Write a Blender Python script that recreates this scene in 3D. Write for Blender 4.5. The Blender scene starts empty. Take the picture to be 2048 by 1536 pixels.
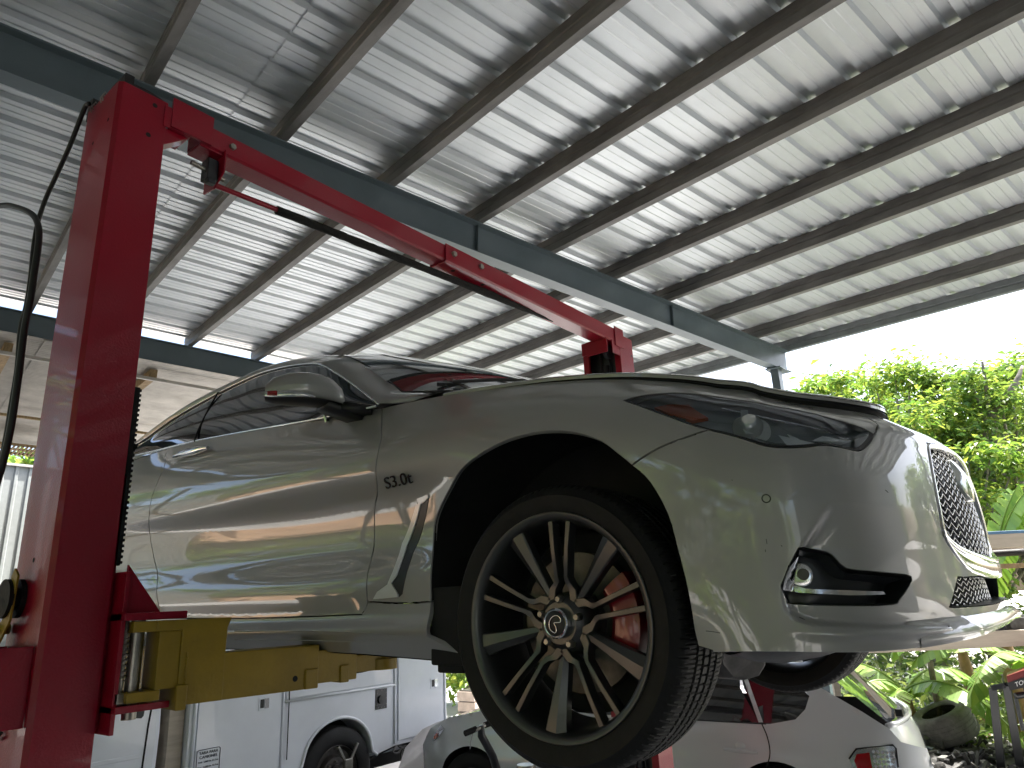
import bpy, bmesh, math, random
import numpy as np
from mathutils import Vector, Matrix
from mathutils.geometry import delaunay_2d_cdt
R_ = math.radians
SC = bpy.context.scene
G = -0.5                                    # ground level; the camera stands at z = 1.45
# ------------------------------------------------------------------ camera
cam = bpy.data.objects.new('camera', bpy.data.cameras.new('camera'))
SC.collection.objects.link(cam)
M = [[0.626,-0.203,-0.753],[-0.779,-0.217,-0.588],[-0.044,0.955,-0.294]]
cam.matrix_world = Matrix(((M[0][0], M[0][1], M[0][2], 0), (M[1][0], M[1][1], M[1][2], 0), (M[2][0], M[2][1], M[2][2], 1.45), (0, 0, 0, 1)))
cam.data.sensor_width = 36.0; cam.data.lens = 36.0 * 1416 / 2048
cam.data.clip_start = 0.05; cam.data.clip_end = 500
SC.camera = cam
# ------------------------------------------------------------------ sky, sun, exposure
SUN_EL, SUN_AZ = R_(60), R_(-28)            # azimuth of the sun measured from +X towards +Y
w = bpy.data.worlds.new('World'); SC.world = w; w.use_nodes = True
nt = w.node_tree; nt.nodes.clear()
sky = nt.nodes.new('ShaderNodeTexSky'); sky.sky_type = 'NISHITA'; sky.sun_disc = False
sky.sun_elevation = SUN_EL; sky.sun_rotation = math.pi / 2 - SUN_AZ; sky.dust_density = 5; sky.air_density = 1.0
bg = nt.nodes.new('ShaderNodeBackground'); bg.inputs[1].default_value = 0.15
wo = nt.nodes.new('ShaderNodeOutputWorld')
nt.links.new(sky.outputs[0], bg.inputs[0]); nt.links.new(bg.outputs[0], wo.inputs[0])
sl = bpy.data.lights.new('sun', 'SUN'); sl.energy = 5.0; sl.angle = R_(0.5); sl.color = (1.0, 0.97, 0.92)
so = bpy.data.objects.new('sun', sl); SC.collection.objects.link(so)
sd = Vector((math.cos(SUN_EL) * math.cos(SUN_AZ), math.cos(SUN_EL) * math.sin(SUN_AZ), math.sin(SUN_EL)))
so.rotation_euler = sd.to_track_quat('Z', 'Y').to_euler(); so.location = (30, 10, 40)
SC.view_settings.view_transform = 'Standard'; SC.view_settings.look = 'None'
SC.view_settings.exposure = 2.0; SC.view_settings.gamma = 1.0
try:
    SC.cycles.max_bounces = 8; SC.cycles.diffuse_bounces = 5; SC.cycles.glossy_bounces = 4
    SC.cycles.transmission_bounces = 6; SC.cycles.transparent_max_bounces = 12
    SC.cycles.caustics_reflective = False; SC.cycles.caustics_refractive = False
    SC.cycles.sample_clamp_indirect = 6.0; SC.cycles.use_denoising = True
except Exception: pass
rnd = random.Random(7)
# ------------------------------------------------------------------ materials
def mat(name, col, rough=.5, metal=0., coat=0., noise=0., nscale=6., bump=0., bscale=60., spec=.5, col2=None, trans=0., emit=None, stretch=None, lo=.35, hi=.65, coord='Object', sheen=None):
    m = bpy.data.materials.new(name); m.use_nodes = True
    n = m.node_tree.nodes; l = m.node_tree.links; b = n['Principled BSDF']
    b.inputs['Base Color'].default_value = (*col, 1); b.inputs['Roughness'].default_value = rough
    b.inputs['Metallic'].default_value = metal; b.inputs['Coat Weight'].default_value = coat
    b.inputs['Coat Roughness'].default_value = .03; b.inputs['Specular IOR Level'].default_value = spec
    if trans: b.inputs['Transmission Weight'].default_value = trans
    if emit: b.inputs['Emission Color'].default_value = (*emit[0], 1); b.inputs['Emission Strength'].default_value = emit[1]
    tc = n.new('ShaderNodeTexCoord'); src = tc.outputs[coord]
    if stretch:
        mp = n.new('ShaderNodeMapping'); mp.inputs['Scale'].default_value = stretch
        l.new(src, mp.inputs[0]); src = mp.outputs[0]
    if noise or col2:
        t = n.new('ShaderNodeTexNoise'); t.inputs['Scale'].default_value = nscale; t.inputs['Detail'].default_value = 8; t.inputs['Roughness'].default_value = .65
        l.new(src, t.inputs['Vector'])
        r = n.new('ShaderNodeValToRGB'); r.color_ramp.elements[0].position = lo; r.color_ramp.elements[1].position = hi
        c2 = col2 if col2 else tuple(max(0, c * (1 - noise)) for c in col)
        r.color_ramp.elements[0].color = (*c2, 1); r.color_ramp.elements[1].color = (*col, 1)
        l.new(t.outputs[0], r.inputs[0]); l.new(r.outputs[0], b.inputs['Base Color'])
        if noise:
            mr = n.new('ShaderNodeMapRange'); mr.inputs[3].default_value = min(1, rough + .12); mr.inputs[4].default_value = max(.02, rough - .06)
            l.new(t.outputs[0], mr.inputs[0]); l.new(mr.outputs[0], b.inputs['Roughness'])
    if bump:
        t2 = n.new('ShaderNodeTexNoise'); t2.inputs['Scale'].default_value = bscale; t2.inputs['Detail'].default_value = 3
        l.new(src, t2.inputs['Vector'])
        bp = n.new('ShaderNodeBump'); bp.inputs['Strength'].default_value = bump; bp.inputs['Distance'].default_value = .01
        l.new(t2.outputs[0], bp.inputs['Height']); l.new(bp.outputs[0], b.inputs['Normal'])
    return m
def glass(name, tint, rough=0.0, mix=.12):
    m = bpy.data.materials.new(name); m.use_nodes = True
    n = m.node_tree.nodes; l = m.node_tree.links; n.clear()
    o = n.new('ShaderNodeOutputMaterial'); tr = n.new('ShaderNodeBsdfTransparent'); gl = n.new('ShaderNodeBsdfGlossy')
    fr = n.new('ShaderNodeFresnel'); fr.inputs[0].default_value = 1.5
    ad = n.new('ShaderNodeMath'); ad.operation = 'ADD'; ad.inputs[1].default_value = mix; ad.use_clamp = True
    mx = n.new('ShaderNodeMixShader'); tr.inputs[0].default_value = (*tint, 1); gl.inputs['Roughness'].default_value = rough
    gl.inputs[0].default_value = (.9, .95, 1, 1)
    l.new(fr.outputs[0], ad.inputs[0]); l.new(ad.outputs[0], mx.inputs[0]); l.new(tr.outputs[0], mx.inputs[1]); l.new(gl.outputs[0], mx.inputs[2]); l.new(mx.outputs[0], o.inputs[0])
    return m
MT = {}
MT['sheet'] = mat('galvanised roof sheet', (.66, .70, .73), .36, .36, noise=.06, nscale=3, bump=.02, bscale=25)
MT['purlin'] = mat('dull galvanised steel', (.21, .205, .20), .55, .25, noise=.5, nscale=5, stretch=(1, .25, 1), bump=.1)
MT['beam'] = mat('blue grey beam paint', (.115, .15, .175), .38, noise=.12, nscale=4)
MT['lift_red'] = mat('red lift paint', (.30, .003, .020), .30, coat=.2, spec=.35, noise=.10, nscale=3, bump=.14, bscale=160, lo=.25, hi=.6)
MT['yellow'] = mat('yellow arm paint', (.33, .215, .012), .42, noise=.25, nscale=7, bump=.15, bscale=90)
MT['paint'] = mat('warm silver metallic paint', (.335, .332, .325), .5, .36, coat=1.0, noise=0); MT['paint'].node_tree.nodes['Principled BSDF'].inputs['Coat IOR'].default_value = 1.6
MT['black'] = mat('black plastic', (.012, .012, .014), .45)
MT['satin'] = mat('satin black', (.02, .022, .026), .3, bump=.05)
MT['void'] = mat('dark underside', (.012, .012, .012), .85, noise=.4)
MT['rubber'] = mat('tyre rubber', (.010, .010, .010), .6, spec=.3, noise=.3, nscale=9, bump=.15, bscale=70)
MT['worn'] = mat('dusty tyre rubber', (.17, .165, .155), .8, noise=.6, nscale=6, bump=.2, bscale=60)
MT['chrome'] = mat('chrome trim', (.75, .75, .76), .08, 1.0, noise=.05)
MT['steel'] = mat('bare steel', (.42, .40, .36), .35, .9, noise=.4, nscale=12)
MT['rim'] = mat('dark bronze rim', (.095, .097, .098), .30, .75, noise=.08)
MT['rotor'] = mat('brake rotor iron', (.14, .13, .12), .4, .8, noise=.4, nscale=20)
MT['caliper'] = mat('red caliper', (.24, .004, .012), .3, coat=.4)
MT['white'] = mat('white truck paint', (.76, .79, .84), .35, coat=.4, noise=.10, nscale=1.6, lo=.3, hi=.6)
MT['cream'] = mat('pearl white paint', (.66, .68, .70), .3, .15, coat=1.0)
MT['amber'] = mat('amber lens', (.55, .10, .03), .15, coat=1)
MT['redlens'] = mat('red lens', (.35, .01, .015), .12, coat=1)
MT['badge'] = mat('smooth badge cover', (.45, .48, .46), .12, .3, coat=1)
MT['foil'] = mat('bright lamp reflector', (.75, .76, .78), .3, .3, coat=.5)
MT['lampin'] = mat('lamp interior', (.22, .235, .25), .35)
MT['silver'] = mat('silver reflector', (.7, .7, .72), .18, .9)
MT['carglass'] = mat('tinted side glass', (.012, .012, .013), .03, coat=1.0, spec=.9)
MT['shield'] = mat('windscreen glass', (.06, .07, .075), .03, coat=1.0, spec=.9)
MT['lens'] = glass('clear lens', (.9, .94, .97), .0, .02)
MT['wood'] = mat('weathered timber', (.34, .24, .13), .8, noise=.4, nscale=9, stretch=(4, 1, 1))
MT['oldsheet'] = mat('aged roof sheet', (.50, .47, .43), .45, .45, noise=.35, nscale=2.5, lo=.3, hi=.7)
MT['concrete'] = mat('worn concrete', (.49, .49, .485), .85, noise=.30, nscale=1.3, bump=.3, bscale=30)
MT['gravel'] = mat('grey brown gravel', (.36, .345, .32), .95, noise=.3, nscale=.7, bump=.5, bscale=8)
MT['eave'] = mat('galvanised eave channel', (.20, .22, .23), .5, .2, noise=.25)
MT['darkchrome'] = mat('dark chrome lettering', (.07, .07, .075), .18, .8, coat=.5)
MT['meshchrome'] = mat('dull chrome mesh', (.42, .42, .43), .2, 1.0)
MT['wallsheet'] = mat('pale ribbed wall sheet', (.24, .26, .255), .6, noise=.15)
MT['blockwall'] = mat('grey rendered wall', (.30, .31, .32), .9, noise=.25, nscale=1.5)
MT['dirt'] = mat('orange dirt', (.52, .33, .21), .95, noise=.3, nscale=.7, bump=.5, bscale=8)
MT['bark'] = mat('tree bark', (.28, .24, .19), .9, noise=.5, nscale=8, bump=.6, bscale=25)
MT['beige'] = mat('beige painted rail', (.50, .43, .34), .6, noise=.25, nscale=5, stretch=(.4, .4, 3))
MT['bluetop'] = mat('blue rail edge', (.10, .22, .36), .5, noise=.2)
MT['cable'] = mat('black cable', (.01, .01, .01), .5)
MT['foam'] = mat('black foam', (.014, .014, .014), .95, bump=.6, bscale=90)
MT['brick'] = mat('pale block', (.55, .45, .38), .9, noise=.3)
MT['text'] = mat('dark print', (.02, .03, .05), .6)
MT['whitetext'] = mat('white print', (.7, .7, .7), .6)
MT['darkvan'] = mat('dark van paint', (.05, .055, .06), .35, coat=.6)
MT['dash'] = mat('dark cabin trim', (.03, .03, .03), .7)
MT['seat'] = mat('tan leather', (.30, .13, .06), .5)
MT['grease'] = mat('greasy metal', (.12, .115, .11), .5, .5, noise=.6, nscale=14)
MT['trashmetal'] = mat('scrap metal', (.32, .31, .30), .4, .7, noise=.6, nscale=7)
MT['toolred'] = mat('dark red tray', (.16, .02, .02), .4)
def leafmat(name, a, b, c=None):
    m = bpy.data.materials.new(name); m.use_nodes = True
    n = m.node_tree.nodes; l = m.node_tree.links; n.clear()
    o = n.new('ShaderNodeOutputMaterial'); d = n.new('ShaderNodeBsdfPrincipled'); t = n.new('ShaderNodeBsdfTranslucent'); mx = n.new('ShaderNodeMixShader')
    g = n.new('ShaderNodeNewGeometry'); r = n.new('ShaderNodeValToRGB')
    r.color_ramp.elements[0].color = (*a, 1); r.color_ramp.elements[1].color = (*b, 1)
    if c: e = r.color_ramp.elements.new(.5); e.color = (*c, 1)
    l.new(g.outputs['Random Per Island'], r.inputs[0]); l.new(r.outputs[0], d.inputs['Base Color']); l.new(r.outputs[0], t.inputs[0])
    d.inputs['Roughness'].default_value = .45; mx.inputs[0].default_value = .42
    l.new(d.outputs[0], mx.inputs[1]); l.new(t.outputs[0], mx.inputs[2]); l.new(mx.outputs[0], o.inputs[0])
    return m
MT['leaf'] = leafmat('broad green leaves', (.08, .17, .03), (.30, .38, .06), (.17, .27, .04))
MT['leafy'] = leafmat('yellow green leaves', (.12, .24, .03), (.36, .41, .06), (.20, .32, .045))
MT['banana'] = leafmat('banana leaf', (.14, .28, .04), (.26, .40, .06))
MT['dryleaf'] = mat('dry leaf', (.32, .20, .10), .8, noise=.4)
MT['scrapmix'] = leafmat('mixed scrap metal', (.03, .03, .03), (.34, .33, .31), (.10, .095, .09))
MT['grass'] = leafmat('undergrowth', (.06, .12, .02), (.24, .28, .07), (.13, .19, .04))
# ------------------------------------------------------------------ mesh helpers
class MB:
    def __init__(s, f=None): s.v = []; s.f = []; s.T = f
    def add(s, vs, fs):
        k = len(s.v)
        for p in vs: s.v.append(tuple(s.T(p)) if s.T else tuple(p))
        for q in fs: s.f.append(tuple(i + k for i in q))
        return s
    def box(s, a, b):
        x0, y0, z0 = a; x1, y1, z1 = b
        return s.add([(x0,y0,z0),(x1,y0,z0),(x1,y1,z0),(x0,y1,z0),(x0,y0,z1),(x1,y0,z1),(x1,y1,z1),(x0,y1,z1)],
                     [(0,3,2,1),(4,5,6,7),(0,1,5,4),(1,2,6,5),(2,3,7,6),(3,0,4,7)])
    def bar(s, p, q, w, h, up=(0,0,1)):            # box from p to q, w wide, h tall
        p = Vector(p); q = Vector(q); d = (q - p).normalized(); up = Vector(up)
        r = d.cross(up).normalized(); u = r.cross(d)
        vs = [c + r * a * w / 2 + u * b * h / 2 for c in (p, q) for a, b in ((-1,-1),(1,-1),(1,1),(-1,1))]
        return s.add(vs, [(0,1,2,3),(7,6,5,4),(0,4,5,1),(1,5,6,2),(2,6,7,3),(3,7,4,0)])
    def tube(s, pts, r, n=8, caps=True):
        P = [Vector(p) for p in pts]; k = len(P); rr = r if isinstance(r, (list, tuple)) else [r] * k
        vs = []; ref = None
        for i, p in enumerate(P):
            d = (P[min(i+1, k-1)] - P[max(i-1, 0)]).normalized()
            if ref is None: ref = d.orthogonal().normalized()
            a = (ref - d * ref.dot(d)).normalized(); ref = a; b = d.cross(a)
            vs += [p + (a * math.cos(2*math.pi*j/n) + b * math.sin(2*math.pi*j/n)) * rr[i] for j in range(n)]
        fs = [(i*n+j, i*n+(j+1)%n, (i+1)*n+(j+1)%n, (i+1)*n+j) for i in range(k-1) for j in range(n)]
        if caps: fs += [tuple(reversed(range(n))), tuple(range((k-1)*n, k*n))]
        return s.add(vs, fs)
    def prism(s, poly, d):                          # planar polygon of 3-D points extruded by vector d
        P = [Vector(p) for p in poly]; n = len(P); d = Vector(d)
        return s.add(P + [p + d for p in P], [tuple(reversed(range(n))), tuple(range(n, 2*n))] + [(i, (i+1)%n, n+(i+1)%n, n+i) for i in range(n)])
    def lathe(s, prof, c, ax, n=48, closed=False, ref=None):     # prof: (axial, radius)
        c = Vector(c); ax = Vector(ax).normalized(); a = Vector(ref) if ref else ax.orthogonal().normalized(); b = ax.cross(a)
        k = len(prof); vs = [c + ax * h + (a * math.cos(2*math.pi*j/n) + b * math.sin(2*math.pi*j/n)) * r for j in range(n) for h, r in prof]
        m = k if closed else k - 1
        fs = [(j*k+i, j*k+(i+1)%k, ((j+1)%n)*k+(i+1)%k, ((j+1)%n)*k+i) for j in range(n) for i in range(m)]
        return s.add(vs, fs)
    def grid(s, rows):                              # rows of points
        k = len(rows[0]); vs = [p for r in rows for p in r]
        return s.add(vs, [(i*k+j, i*k+j+1, (i+1)*k+j+1, (i+1)*k+j) for i in range(len(rows)-1) for j in range(k-1)])
def tag(o, label=None, cat=None, group=None, kind=None):
    for k, v in (('label', label), ('category', cat), ('group', group), ('kind', kind)):
        if v: o[k] = v
    return o
def thing(name, label, cat, loc=(0,0,0), group=None):
    o = bpy.data.objects.new(name, None); SC.collection.objects.link(o); o.location = loc; o.empty_display_size = .1
    return tag(o, label, cat, group)
def root(o):
    while o.parent: o = o.parent
    return o
def obj(name, mb, m, parent=None, smooth=False, bevel=0, label=None, angle=40, solid=0):
    me = bpy.data.meshes.new(name); off = root(parent).location if parent else Vector((0,0,0))
    me.from_pydata([(p[0]-off[0], p[1]-off[1], p[2]-off[2]) for p in mb.v], [], mb.f)
    o = bpy.data.objects.new(name, me); SC.collection.objects.link(o)
    me.materials.append(MT[m] if isinstance(m, str) else m)
    if parent: o.parent = parent
    if smooth:
        for p in me.polygons: p.use_smooth = True
        if smooth != 'all':
            e = o.modifiers.new('edges', 'EDGE_SPLIT'); e.split_angle = R_(angle)
    if solid:
        q = o.modifiers.new('thickness', 'SOLIDIFY'); q.thickness = solid; q.offset = -1
    if bevel:
        bv = o.modifiers.new('bevel', 'BEVEL'); bv.width = bevel; bv.segments = 2; bv.limit_method = 'ANGLE'; bv.angle_limit = R_(50)
    if label: o['label'] = label
    return o
def cr(pts, n=6):                                   # Catmull-Rom smoothing of an open polyline
    P = [np.array(p, float) for p in pts]
    if len(P) < 3: return [tuple(p) for p in P]
    E = [2*P[0]-P[1]] + P + [2*P[-1]-P[-2]]; out = []
    for i in range(1, len(E)-2):
        for k in range(n):
            t = k/n; a, b, c, d = E[i-1], E[i], E[i+1], E[i+2]
            out.append(tuple(.5*((2*b)+(c-a)*t+(2*a-5*b+4*c-d)*t*t+(3*b-a-3*c+d)*t**3)))
    return out + [tuple(P[-1])]
def text_mesh(s, size, origin, ux, uy, depth=.002, align='CENTER', shear=0):
    """lettering laid on the plane through origin spanned by ux, uy"""
    c = bpy.data.curves.new('lettering', 'FONT'); c.body = s; c.size = size; c.align_x = align; c.extrude = depth; c.shear = shear
    t = bpy.data.objects.new('lettering', c); SC.collection.objects.link(t)
    me = t.to_mesh(); mb = MB(); ux = Vector(ux).normalized(); uy = Vector(uy).normalized(); uz = ux.cross(uy); O = Vector(origin)
    mb.add([O + ux * v.co.x + uy * v.co.y + uz * v.co.z for v in me.vertices], [tuple(p.vertices) for p in me.polygons])
    t.to_mesh_clear(); bpy.data.objects.remove(t); bpy.data.curves.remove(c)
    return mb
# ================================================================== ground
def flat(name, pts, z, m):
    mb = MB(); n = len(pts); mb.add([(x, y, z) for x, y in pts], [tuple(range(n))])
    return tag(obj(name, mb, m), kind='structure')
flat('ground', [(-150,-150),(150,-150),(150,150),(-150,150)], G - .004, 'gravel')
flat('concrete_floor', [(-7.8,-9.4),(8.2,-9.4),(8.2,2.0),(11,4.6),(16,6),(16,26),(-7.8,26)], G, 'concrete')
# ================================================================== roof
XR = Vector([0.982,-0.185,-0.028]); YR = Vector([0.186,0.982,0.038]); ZR = Vector([0.02,-0.043,0.999]); CO = Vector((0, 0, 1.45))
def TR(p): return CO + XR * p[0] + YR * p[1] + ZR * p[2]
HS, HP = 3.30, 3.148                                    # height of the sheet and of the purlin bottoms
canopy = thing('steel_canopy', 'open steel canopy roof of ribbed metal sheets over the lift', 'canopy', TR((4, 2, 3.1)))
def rib_profile(y0, y1):
    out = []; P = .3; k0 = math.floor(y0 / P); y = k0 * P + .02
    while y < y1:
        out += [(y-.046, 0), (y-.030, .036), (y+.030, .036), (y+.046, 0), (y+.09, 0), (y+.096, .005), (y+.110, .005), (y+.116, 0), (y+.175, 0), (y+.181, .005), (y+.195, .005), (y+.201, 0)]
        y += P
    return [q for q in out if y0 <= q[0] <= y1]
def sheet(name, x0, x1, y0, y1, h, mm='sheet', parent=None, prof=None, seg=1.0):
    pr = prof or rib_profile(y0, y1); n = max(1, int((x1 - x0) / seg)); mb = MB(TR)
    rows = [[(x0 + (x1 - x0) * i / n, y, h + z) for y, z in pr] for i in range(n + 1)]
    mb.grid(rows)
    return obj(name, mb, mm, parent or canopy, solid=0)
sheet('roof_sheet', -7.6, 1.34, -9, 9.72, HS + .009)
sheet('roof_sheet', 1.28, 8.82, -9, 9.72, HS)
def cee(x, y0, y1, m='purlin', w=.062, end=False):
    mb = MB(TR); hb, ht = HP, HS - .003; t = .004
    prof = [(x, ht), (x, ht-.064), (x+.008, ht-.072), (x+.008, ht-.080), (x, ht-.088), (x, hb), (x+w, hb), (x+w, hb+.016), (x+w-t, hb+.016), (x+w-t, hb+t), (x+t, hb+t),
            (x+t, ht-.088-t), (x+.008+t, ht-.080), (x+.008+t, ht-.072), (x+t, ht-.064), (x+t, ht-t), (x+w, ht-t), (x+w, ht)]
    mb.prism([(a, y0, b) for a, b in prof], (0, 0, 0)) if False else None
    n = 14; rows = [[(a, y0 + (y1 - y0) * i / n, b) for a, b in prof + prof[:1]] for i in range(n + 1)]
    mb.grid(rows); mb.add([(a, y0, b) for a, b in prof], [tuple(range(len(prof)))]); mb.add([(a, y1, b) for a, b in prof], [tuple(reversed(range(len(prof))))])
    return obj('purlin', mb, m, canopy)
PX = [-7.5, -6.6, -5.7, -4.8, -3.85, -2.95, -2.04, -1.13, -.225, .679, 1.575, 2.485, 3.39, 4.28, 5.17, 6.065, 6.985, 7.895]
for x in PX: cee(x, -9, 9.72)
cee(8.69, -9, 9.72, 'eave')
for x in []:                                          # fixing screws where the sheet crosses a purlin
    mb = MB(TR)
    for k in range(-10, 33):
        y = k * .3 + .02
        if -1.5 < y < 9.4: mb.lathe([(0, .0001), (0, .006), (-.004, .006), (-.004, .0001)], (x - .018, y + .058, HS), (0, 0, 1), 6)
    obj('screw_row', mb, 'steel', canopy)
def ibeam(y, x0, x1, name='roof_beam'):
    h0, h1 = 2.85, HP - .001; w = .138; tf = .011; yc = y + w / 2; mb = MB(TR); tw = .008
    pr = [(y,h0),(y+w,h0),(y+w,h0+tf),(yc+tw/2,h0+tf),(yc+tw/2,h1-tf),(y+w,h1-tf),(y+w,h1),(y,h1),(y,h1-tf),(yc-tw/2,h1-tf),(yc-tw/2,h0+tf),(y,h0+tf)]
    mb.prism([(x0, a, b) for a, b in pr], (x1 - x0, 0, 0))
    for sx in (3.42, 6.2): mb.box((sx, y + .03, h0 + tf), (sx + .004, yc - tw/2, h1 - tf)) if name == 'roof_beam' and y < 9 else None
    return obj(name, mb, 'beam', canopy)
ibeam(4.436, -7.6, 8.72); ibeam(9.53, -7.6, 8.72); ibeam(-1.2, -7.6, 8.72); ibeam(-8.8, -7.6, 8.72)
def post(x, y, name='support_post'):
    mb = MB(); a = TR((x, y + .069, 2.849)); mb.box((a.x - .075, a.y - .05, G), (a.x + .075, a.y + .05, a.z - .012)); mb.box((a.x - .12, a.y - .1, a.z - .02), (a.x + .12, a.y + .1, a.z - .006))
    mb.box((a.x - .14, a.y - .14, G), (a.x + .14, a.y + .14, G + .012))
    return obj(name, mb, 'beam', canopy, bevel=.003)
for x, y in ((8.42, 4.436), (8.42, 9.53), (8.42, -1.2), (-7.2, 4.436), (-7.2, 9.53), (-7.2, -1.2), (8.42, -8.8), (-7.2, -8.8)): post(x, y)

ww_ = thing('light_block_wall', 'unseen grey wall added across the front end of the canopy to keep light out', 'wall', (0, -9.6, G))
mb = MB(); mb.box((-7.8, -9.9, G), (-2.2, -9.6, 4.9)); mb.box((2.2, -9.9, G), (8.9, -9.6, 4.9)); mb.box((-2.2, -9.9, 2.9), (2.2, -9.6, 4.9)); obj('wall', mb, 'blockwall', ww_)  # out of view, added with its infill to darken this end
mb = MB(); mb.box((-2.2, -9.8, G), (2.2, -9.75, 2.9)); obj('blocker_panel', mb, 'oldsheet', ww_)

# ================================================================== two post lift
ZT = 3.163
lift = thing('car_lift', 'red two post car lift holding up the silver coupe on yellow arms', 'car lift', (2.45, 2.3, G))
def column(x0, x1, y0, y1, zt, inward):
    """folded steel column, open towards the car"""
    t = .008; mb = MB(); s = inward; xo, xi = (x0, x1) if s > 0 else (x1, x0); lip = .045
    r = .012
    out = [(xi, y0), (xo + s*r, y0), (xo, y0 + r), (xo, y1 - r), (xo + s*r, y1), (xi, y1), (xi, y1 - lip)]
    inn = [(xi - s*t, y1 - lip), (xi - s*t, y1 - t), (xo + s*(r+t*.4), y1 - t), (xo + s*t, y1 - r - t*.4), (xo + s*t, y0 + r + t*.4), (xo + s*(r+t*.4), y0 + t), (xi - s*t, y0 + t), (xi - s*t, y0 + lip), (xi, y0 + lip)]
    pr = out + inn
    if s < 0: pr = pr[::-1]
    mb.prism([(x, y, G + .02) for x, y in pr], (0, 0, zt - G - .02))
    mb.box((x0 - .03, y0 - .06, G), (x1 + .09 if s > 0 else x1 + .03, y1 + .06, G + .018)) if s > 0 else mb.box((x0 - .09, y0 - .06, G), (x1 + .03, y1 + .06, G + .018))
    return mb
cn = obj('column', column(.75, .912, 2.173, 2.432, ZT, 1), 'lift_red', lift, bevel=.002, label='near lift column in glossy red')
cf = obj('column', column(3.969, 4.155, 2.173, 2.466, ZT - .02, -1), 'lift_red', lift, bevel=.002, label='far lift column in glossy red')
# top details near column
mb = MB(); mb.box((.762, 2.19, ZT - .002), (.905, 2.42, ZT + .004)); mb.box((.752, 2.40, ZT - .03), (.80, 2.44, ZT + .05))
mb.box((.77, 2.19, ZT + .004), (.80, 2.30, ZT + .05)); mb.box((.80, 2.24, ZT + .004), (.93, 2.36, ZT + .03))
mb.prism([(.775, 2.174, ZT), (.90, 2.174, ZT), (.88, 2.174, ZT+.006), (.84, 2.174, ZT+.012), (.80, 2.174, ZT+.010)], (0, .05, 0)); obj('top_cover', mb, 'black', cn, bevel=.001)
for x, z in ((.868, 3.128), (.858, 3.005)): obj('bolt_hole', MB().lathe([(0, .0001), (0, .0085)], (x, 2.1722, z), (0, -1, 0), 14), 'void', cn)
for y, z in ((2.225, 3.03), (2.33, 2.99), (2.3, 1.62), (2.36, 1.34)): obj('bolt_hole', MB().lathe([(0, .0001), (0, .007)], (.7492, y, z), (-1, 0, 0), 12), 'void', cn)
for y in (2.27, 2.285, 2.345, 2.36):
    mb = MB(); mb.tube([(.756, y, ZT - .012), (.744, y, ZT - .002), (.738, y + .004, ZT - .02), (.742, y + .006, ZT - .035)], .0022, 6); obj('wire_tie', mb, 'steel', cn, smooth=True)
mb = MB(); mb.bar((.7485, 2.36, 2.9), (.7485, 2.36, 1.5), .002, .004); obj('seam_groove', mb, 'lift_red', cn)
# column cap plates and crossbeam
YB0, YB1 = 2.175, 2.285; ZB0, ZB1 = 3.075, 3.16
mb = MB()
mb.box((.912, 2.20, ZB0 - .055), (.918, 2.30, ZT - .002)); mb.box((.900, 2.168, ZB0 - .01), (.925, 2.1725, ZT - .015))
mb.box((.925, 2.165, ZB0 + .0), (1.075, 2.175, ZB1 + .032)); mb.prism([(.915, 2.19, ZB0 - .07), (.915, 2.19, ZB0), (1.0, 2.19, ZB0)], (0, .06, 0))
mb.box((.925, 2.175, ZB0 - .002), (1.0, 2.285, ZB0 + .004))
obj('beam_bracket', mb, 'lift_red', cn, bevel=.0015)
def hat(x0, x1, y0, y1, z0, z1, t=.006):
    mb = MB(); r = .008
    pr = [(y0, z1), (y0, z0 + r), (y0 + r, z0), (y1 - r, z0), (y1, z0 + r), (y1, z1), (y1 - t, z1), (y1 - t, z0 + t), (y0 + t, z0 + t), (y0 + t, z1)]
    mb.prism([(x0, a, b) for a, b in pr], (x1 - x0, 0, 0)); return mb
cb = obj('crossbeam', hat(1.04, 2.33, 2.181, 2.279, ZB0, ZB1), 'lift_red', lift, bevel=.001)
cb2 = obj('crossbeam', hat(2.30, 3.97, 2.173, 2.287, ZB0 - .008, ZB1 + .006), 'lift_red', lift, bevel=.001, label='outer sleeve half of the red crossbeam with bolts')
for x, z in ((2.355, 3.13), (2.56, 3.135)): obj('bolt', MB().lathe([(0, .0001), (0, .016), (.012, .015), (.014, .0001)], (x, 2.172, z - .006), (0, -1, 0), 6), 'steel', cb2)
for x in (2.40, 2.63): obj('bolt_hole', MB().lathe([(0, .0001), (0, .012)], (x, 2.222, ZB0 - .0085), (0, 0, -1), 12), 'void', cb2)
mb = MB(); mb.lathe([(0, .0001), (0, .014), (.01, .012), (.012, .0001)], (1.16, 2.18, 3.12), (0, -1, 0), 6); obj('bolt', mb, 'steel', cb)
# shut-off bar: bracket, switch, padded bar
mb = MB(); mb.prism([(1.128, 2.182, 3.12), (1.128, 2.182, 3.02), (1.115, 2.182, 2.965), (1.075, 2.182, 2.945), (1.05, 2.182, 3.0), (1.05, 2.182, 3.07), (1.06, 2.182, 3.12)], (0, 0, 0)) if False else None
mb.prism([(1.13, 2.17, 3.09), (1.13, 2.17, 3.0), (1.13, 2.235, 2.952), (1.13, 2.31, 2.96), (1.13, 2.31, 3.08)], (.006, 0, 0)); mb.box((1.04, 2.185, 3.068), (1.13, 2.275, 3.074))
br = obj('bar_bracket', mb, 'lift_red', lift, bevel=.001)
mb = MB(); mb.box((1.085, 2.20, 2.965), (1.125, 2.25, 3.05)); mb.box((1.09, 2.20, 2.95), (1.12, 2.225, 2.975)); mb.tube([(1.10, 2.23, 3.05), (1.11, 2.235, 3.11)], .006)
obj('limit_switch', mb, 'satin', br, bevel=.003)
mb = MB(); mb.tube([(1.03, 2.215, 3.005), (1.16, 2.225, 3.0)], .0085, 10); obj('switch_lever', mb, 'steel', br, smooth=True)
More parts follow.
